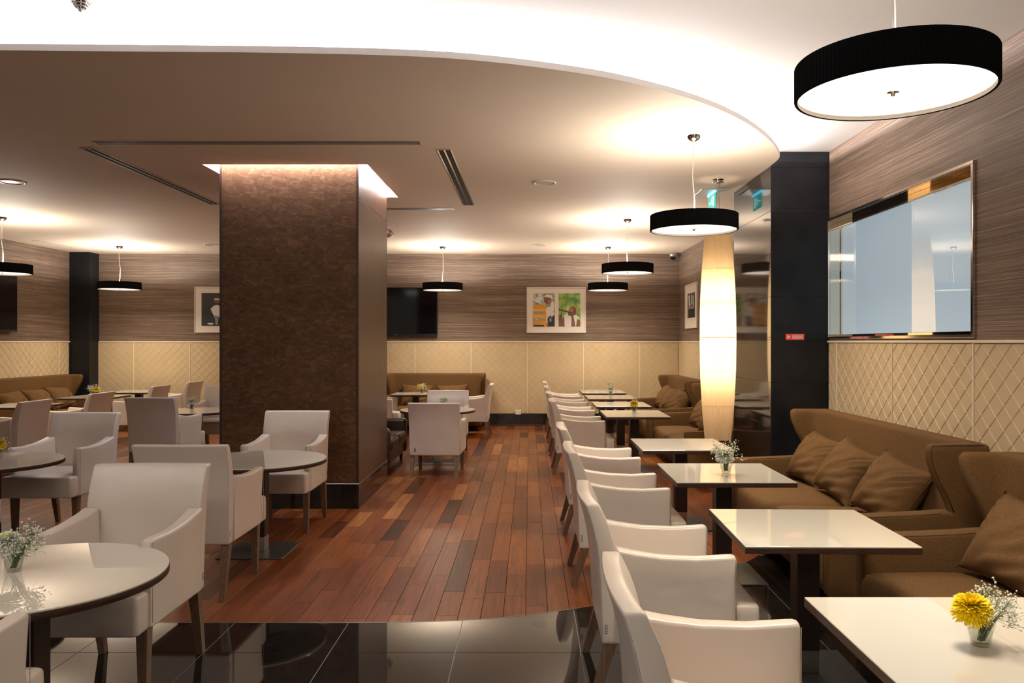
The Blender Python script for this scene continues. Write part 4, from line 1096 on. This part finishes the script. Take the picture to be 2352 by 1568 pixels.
rp(1, 6.10, 10, 'brown cushion in the middle of the three-cushion sofa', GP)
rp(2, 5.36, 9, 'brown cushion at the near end of the three-cushion sofa', GP)
rp(3, 3.86, 4, 'brown cushion at the right picture edge', 'brown cushions at the picture edge', x=2.40)
GP = 'brown cushions on the sofa behind the tube lamp'
rp(0, 11.05, 5, 'brown cushion at the far end of the sofa behind the tube lamp', GP); rp(1, 10.4, -4, 'brown cushion in the middle of the sofa behind the tube lamp', GP)
GP = 'brown cushions on the far right corner sofa'
rp(2, 14.2, 8, 'brown cushion nearest the back wall on the far right corner sofa', GP); rp(3, 13.55, -6, 'brown cushion in the middle of the far right corner sofa', GP); rp(0, 12.9, 6, 'brown cushion nearest the camera on the far right corner sofa', GP)
GP = 'brown cushions on the left wall sofa'
for k, (y, lab) in enumerate(((14.3,'brown cushion at the corner end of the left wall sofa'),(13.65,'brown cushion in the middle of the left wall sofa'),(13.0,'brown cushion on the left wall sofa nearest the picture edge'))):
    rp(k, y, 4-3*k, lab, GP, x=-8.40, rz=90, z=.61)
GP = 'brown cushions on the back wall sofa'
pillow(1, (-2.14, 15.07, .60), 0, D2(-25), D2(2), 'brown cushion on the left half of the back wall sofa', GP); pillow(2, (-1.46, 15.07, .60), 0, D2(-25), D2(-2), 'brown cushion on the right half of the back wall sofa', GP)

# ------------------------------------------------------------------ flowers
def vase_meshes():
    prof_o = [(.001,0),(.024,0),(.0265,.002),(.042,.078)]; prof_i = [(.040,.078),(.0255,.010),(.001,.009)]
    g_ = MB(); g_.lathe(prof_o+[(.041,.079)]+prof_i, n=32)
    w_ = MB(); w_.lathe([(.001,.0095),(.0250,.0105),(.0335,.045),(.001,.045)], n=24)
    return g_.fix(g_.mesh('glass', M['glass'])), w_.fix(w_.mesh('water', M['water']))
VG, VW = vase_meshes()
def bloom(r, core):
    """chrysanthemum head, petals only, axis +z, centre at the origin"""
    mb = MB(); r_ = random.Random(3)
    for layer, (n, L_, el, z_) in enumerate(((38,1.0,-24,-.004),(40,1.0,-10,-.001),(40,.98,4,.001),(38,.94,16,.003),(36,.88,28,.004),(32,.80,40,.004),(26,.72,52,.004),(14,.6,70,.004),(8,.55,82,.004))):
        for k in range(n):
            a = 2*PI*(k+.5*(layer % 2))/n+r_.uniform(-.06,.06); e = D2(el+r_.uniform(-6,6)); l = r*L_*r_.uniform(.93,1.04); wd = r*.15
            ca, sa = math.cos(a), math.sin(a)
            def pt(s, w_, lift=0):
                ra = l*s*math.cos(e); zz_ = z_+l*s*math.sin(e)+lift-.12*l*s*s
                return (ra*ca-w_*sa, ra*sa+w_*ca, zz_)
            vs = [pt(.05,-wd*.35),pt(.05,wd*.35),pt(.6,-wd*.62,.0015),pt(.6,0,-.001),pt(.6,wd*.62,.0015),pt(.92,-wd*.4,.001),pt(1,0),pt(.92,wd*.4,.001)]
            mb.add(vs, [(0,1,4,3,2),(2,3,6,5),(3,4,7,6)])
    return mb
HEADS = {}
def head_mesh(kind):
    if kind not in HEADS:
        HEADS[kind] = bloom(.061 if kind == 'yellow' else .060, 0).mesh('flower_head', M['petal_yellow'] if kind == 'yellow' else M['petal_white'])
    return HEADS[kind]
def core_mesh():
    mb = MB(); mb.lathe([(.014,.030),(.012,.036),(.006,.039),(.001,.040)], n=14); return mb.mesh('core', M['petal_core'])
CORE = core_mesh()
def breath_meshes(seed, spread, n=16, side=None):
    r_ = random.Random(seed); st = MB(); bl_ = MB()
    ico = []
    ph = (1+5**.5)/2
    V = [Vector(v).normalized() for v in ((-1,ph,0),(1,ph,0),(-1,-ph,0),(1,-ph,0),(0,-1,ph),(0,1,ph),(0,-1,-ph),(0,1,-ph),(ph,0,-1),(ph,0,1),(-ph,0,-1),(-ph,0,1))]
    F = [(0,11,5),(0,5,1),(0,1,7),(0,7,10),(0,10,11),(1,5,9),(5,11,4),(11,10,2),(10,7,6),(7,1,8),(3,9,4),(3,4,2),(3,2,6),(3,6,8),(3,8,9),(4,9,5),(2,4,11),(6,2,10),(8,6,7),(9,8,1)]
    def blob(c, r): bl_.add([(c+v*r*r_.uniform(.75,1.15)) for v in V], F, 0, True)
    for k in range(n):
        a = r_.uniform(0, 2*PI) if side is None else side+r_.gauss(0, .75)
        rad = spread*r_.uniform(.45,1.0); z1 = r_.uniform(.085,.165)-(.03 if rad > spread*.8 else 0)
        p0 = Vector((r_.uniform(-.01,.01), r_.uniform(-.01,.01), .012)); p1 = Vector((rad*.38*math.cos(a), rad*.38*math.sin(a), .080)); p2 = Vector((rad*.8*math.cos(a), rad*.8*math.sin(a), z1))
        st.tube([p0, p1, p2], [.0010,.0009,.0006], 4)
        for q in range(7):
            d = Vector((r_.gauss(0,1), r_.gauss(0,1), r_.gauss(.35,.8))).normalized()*r_.uniform(.010,.034)
            e = p2+d+Vector((math.cos(a), math.sin(a), 0))*r_.uniform(-.02,.015); e.z = max(e.z, .05); st.tube([p2 if q % 2 else p1.lerp(p2,.7), e], .0004, 3)
            blob(e, r_.choice([.0022,.0030,.0042]))
    return st.mesh('sprig_stem', M['stem']), bl_.mesh('blossoms', M['breath'])
BREATH = [breath_meshes(5, .085, 20), breath_meshes(9, .10, 34), breath_meshes(14, .06, 18), breath_meshes(21, .13, 36, 0.15)]
def arrangement(x, y, where, kind, hd, br, tilt=(0,0), bsc=1.0, sc=1.0, rot=0):
    z = ZT
    v = empty('glass_vase', (x, y, z+.0004)); tag(v, 'small tapered glass vase '+where, 'vase', 'small glass vases on the tables'); v.scale = (sc,)*3
    g_ = link('glass', VG, v); link('water', VW, v)
    if kind:
        f = empty('chrysanthemum', (x, y, z+.012)); f.scale = (sc,)*3
        tag(f, ('yellow' if kind == 'yellow' else 'white')+' chrysanthemum in the glass vase '+where, 'flower', kind+' chrysanthemums in vases')
        hx_, hy_, hz_ = hd
        hh = link('flower_head', head_mesh(kind), f, (hx_, hy_, hz_-.012), (tilt[0], tilt[1], 0))
        if kind == 'white': link('core', CORE, hh)
        mb = MB(); mb.tube([(.008,.0,.003),(.004,0,.04),(hx_*.6,hy_*.6,.075),(hx_,hy_,hz_-.012)], .0024, 6); mb.build('stem', M['stem'], f)
        for a in (0.4, 2.6, 4.4):
            ca, sa = math.cos(a), math.sin(a); mb = MB()
            P0 = Vector((hx_*.5, hy_*.5, .068)); l = .035
            d = Vector((ca, sa, .2)); s_ = Vector((-sa, ca, 0))
            mb.add([P0, P0+d*l*.4+s_*.011, P0+d*l*.75+s_*.007, P0+d*l, P0+d*l*.75-s_*.007, P0+d*l*.4-s_*.011], [(0,1,2,3,4,5)]); mb.build('leaf', M['leaf'], f)
    b_ = empty('gypsophila_sprig', (x, y, z+.002), rot); b_.scale = (sc*bsc,)*3
    tag(b_, "tiny white baby's breath in the vase "+where, 'flower', "sprigs of baby's breath")
    link('sprig_stem', BREATH[br][0], b_); o = link('blossoms', BREATH[br][1], b_); o['kind'] = 'stuff'
arrangement(1.35, 2.385, 'on the nearest square table at the right edge', 'yellow', (-.028,-.004,.115), 3, (D2(14),D2(-6)), 1.0, 1.0, .2)
arrangement(1.357, 5.50, 'on the table under the tube lamp', 'white', (-.012,-.005,.115), 1, (D2(10),D2(-5)), 1.25, 1.1)
arrangement(1.34, 10.2, 'on the far right table with the yellow bloom', 'yellow', (0,-.006,.12), 2, (D2(6),0), 1.1)
arrangement(1.36, 13.35, 'on the farthest decorated table of the right row', 'white', (0.0,.0,.12), 2, (0,D2(8)), 1.4)
arrangement(-2.04, 3.15, 'on the foreground round table', 'white', (-.02,-.01,.12), 3, (D2(16),D2(4)), 1.05)
arrangement(-4.10, 6.15, 'at the left edge on a round table', 'yellow', (-.0,0,.12), 1, (D2(6),0))
arrangement(-4.50, 10.62, 'on the round table left of the wooden column', 'white', (0,0,.115), 1, (0,0), 1.1)
arrangement(-7.22, 13.2, 'on the far left square table', 'yellow', (.045,0,.12), 1, (D2(8),0), 1.25)
arrangement(-1.16, 10.80, 'on the round table right of the wooden column', 'white', (0,0,.12), 1, (0,0), 1.05)
arrangement(-1.89, 14.0, 'on the small table before the back wall sofa', 'yellow', (-.02,0,.125), 1, (0,0), 1.1)
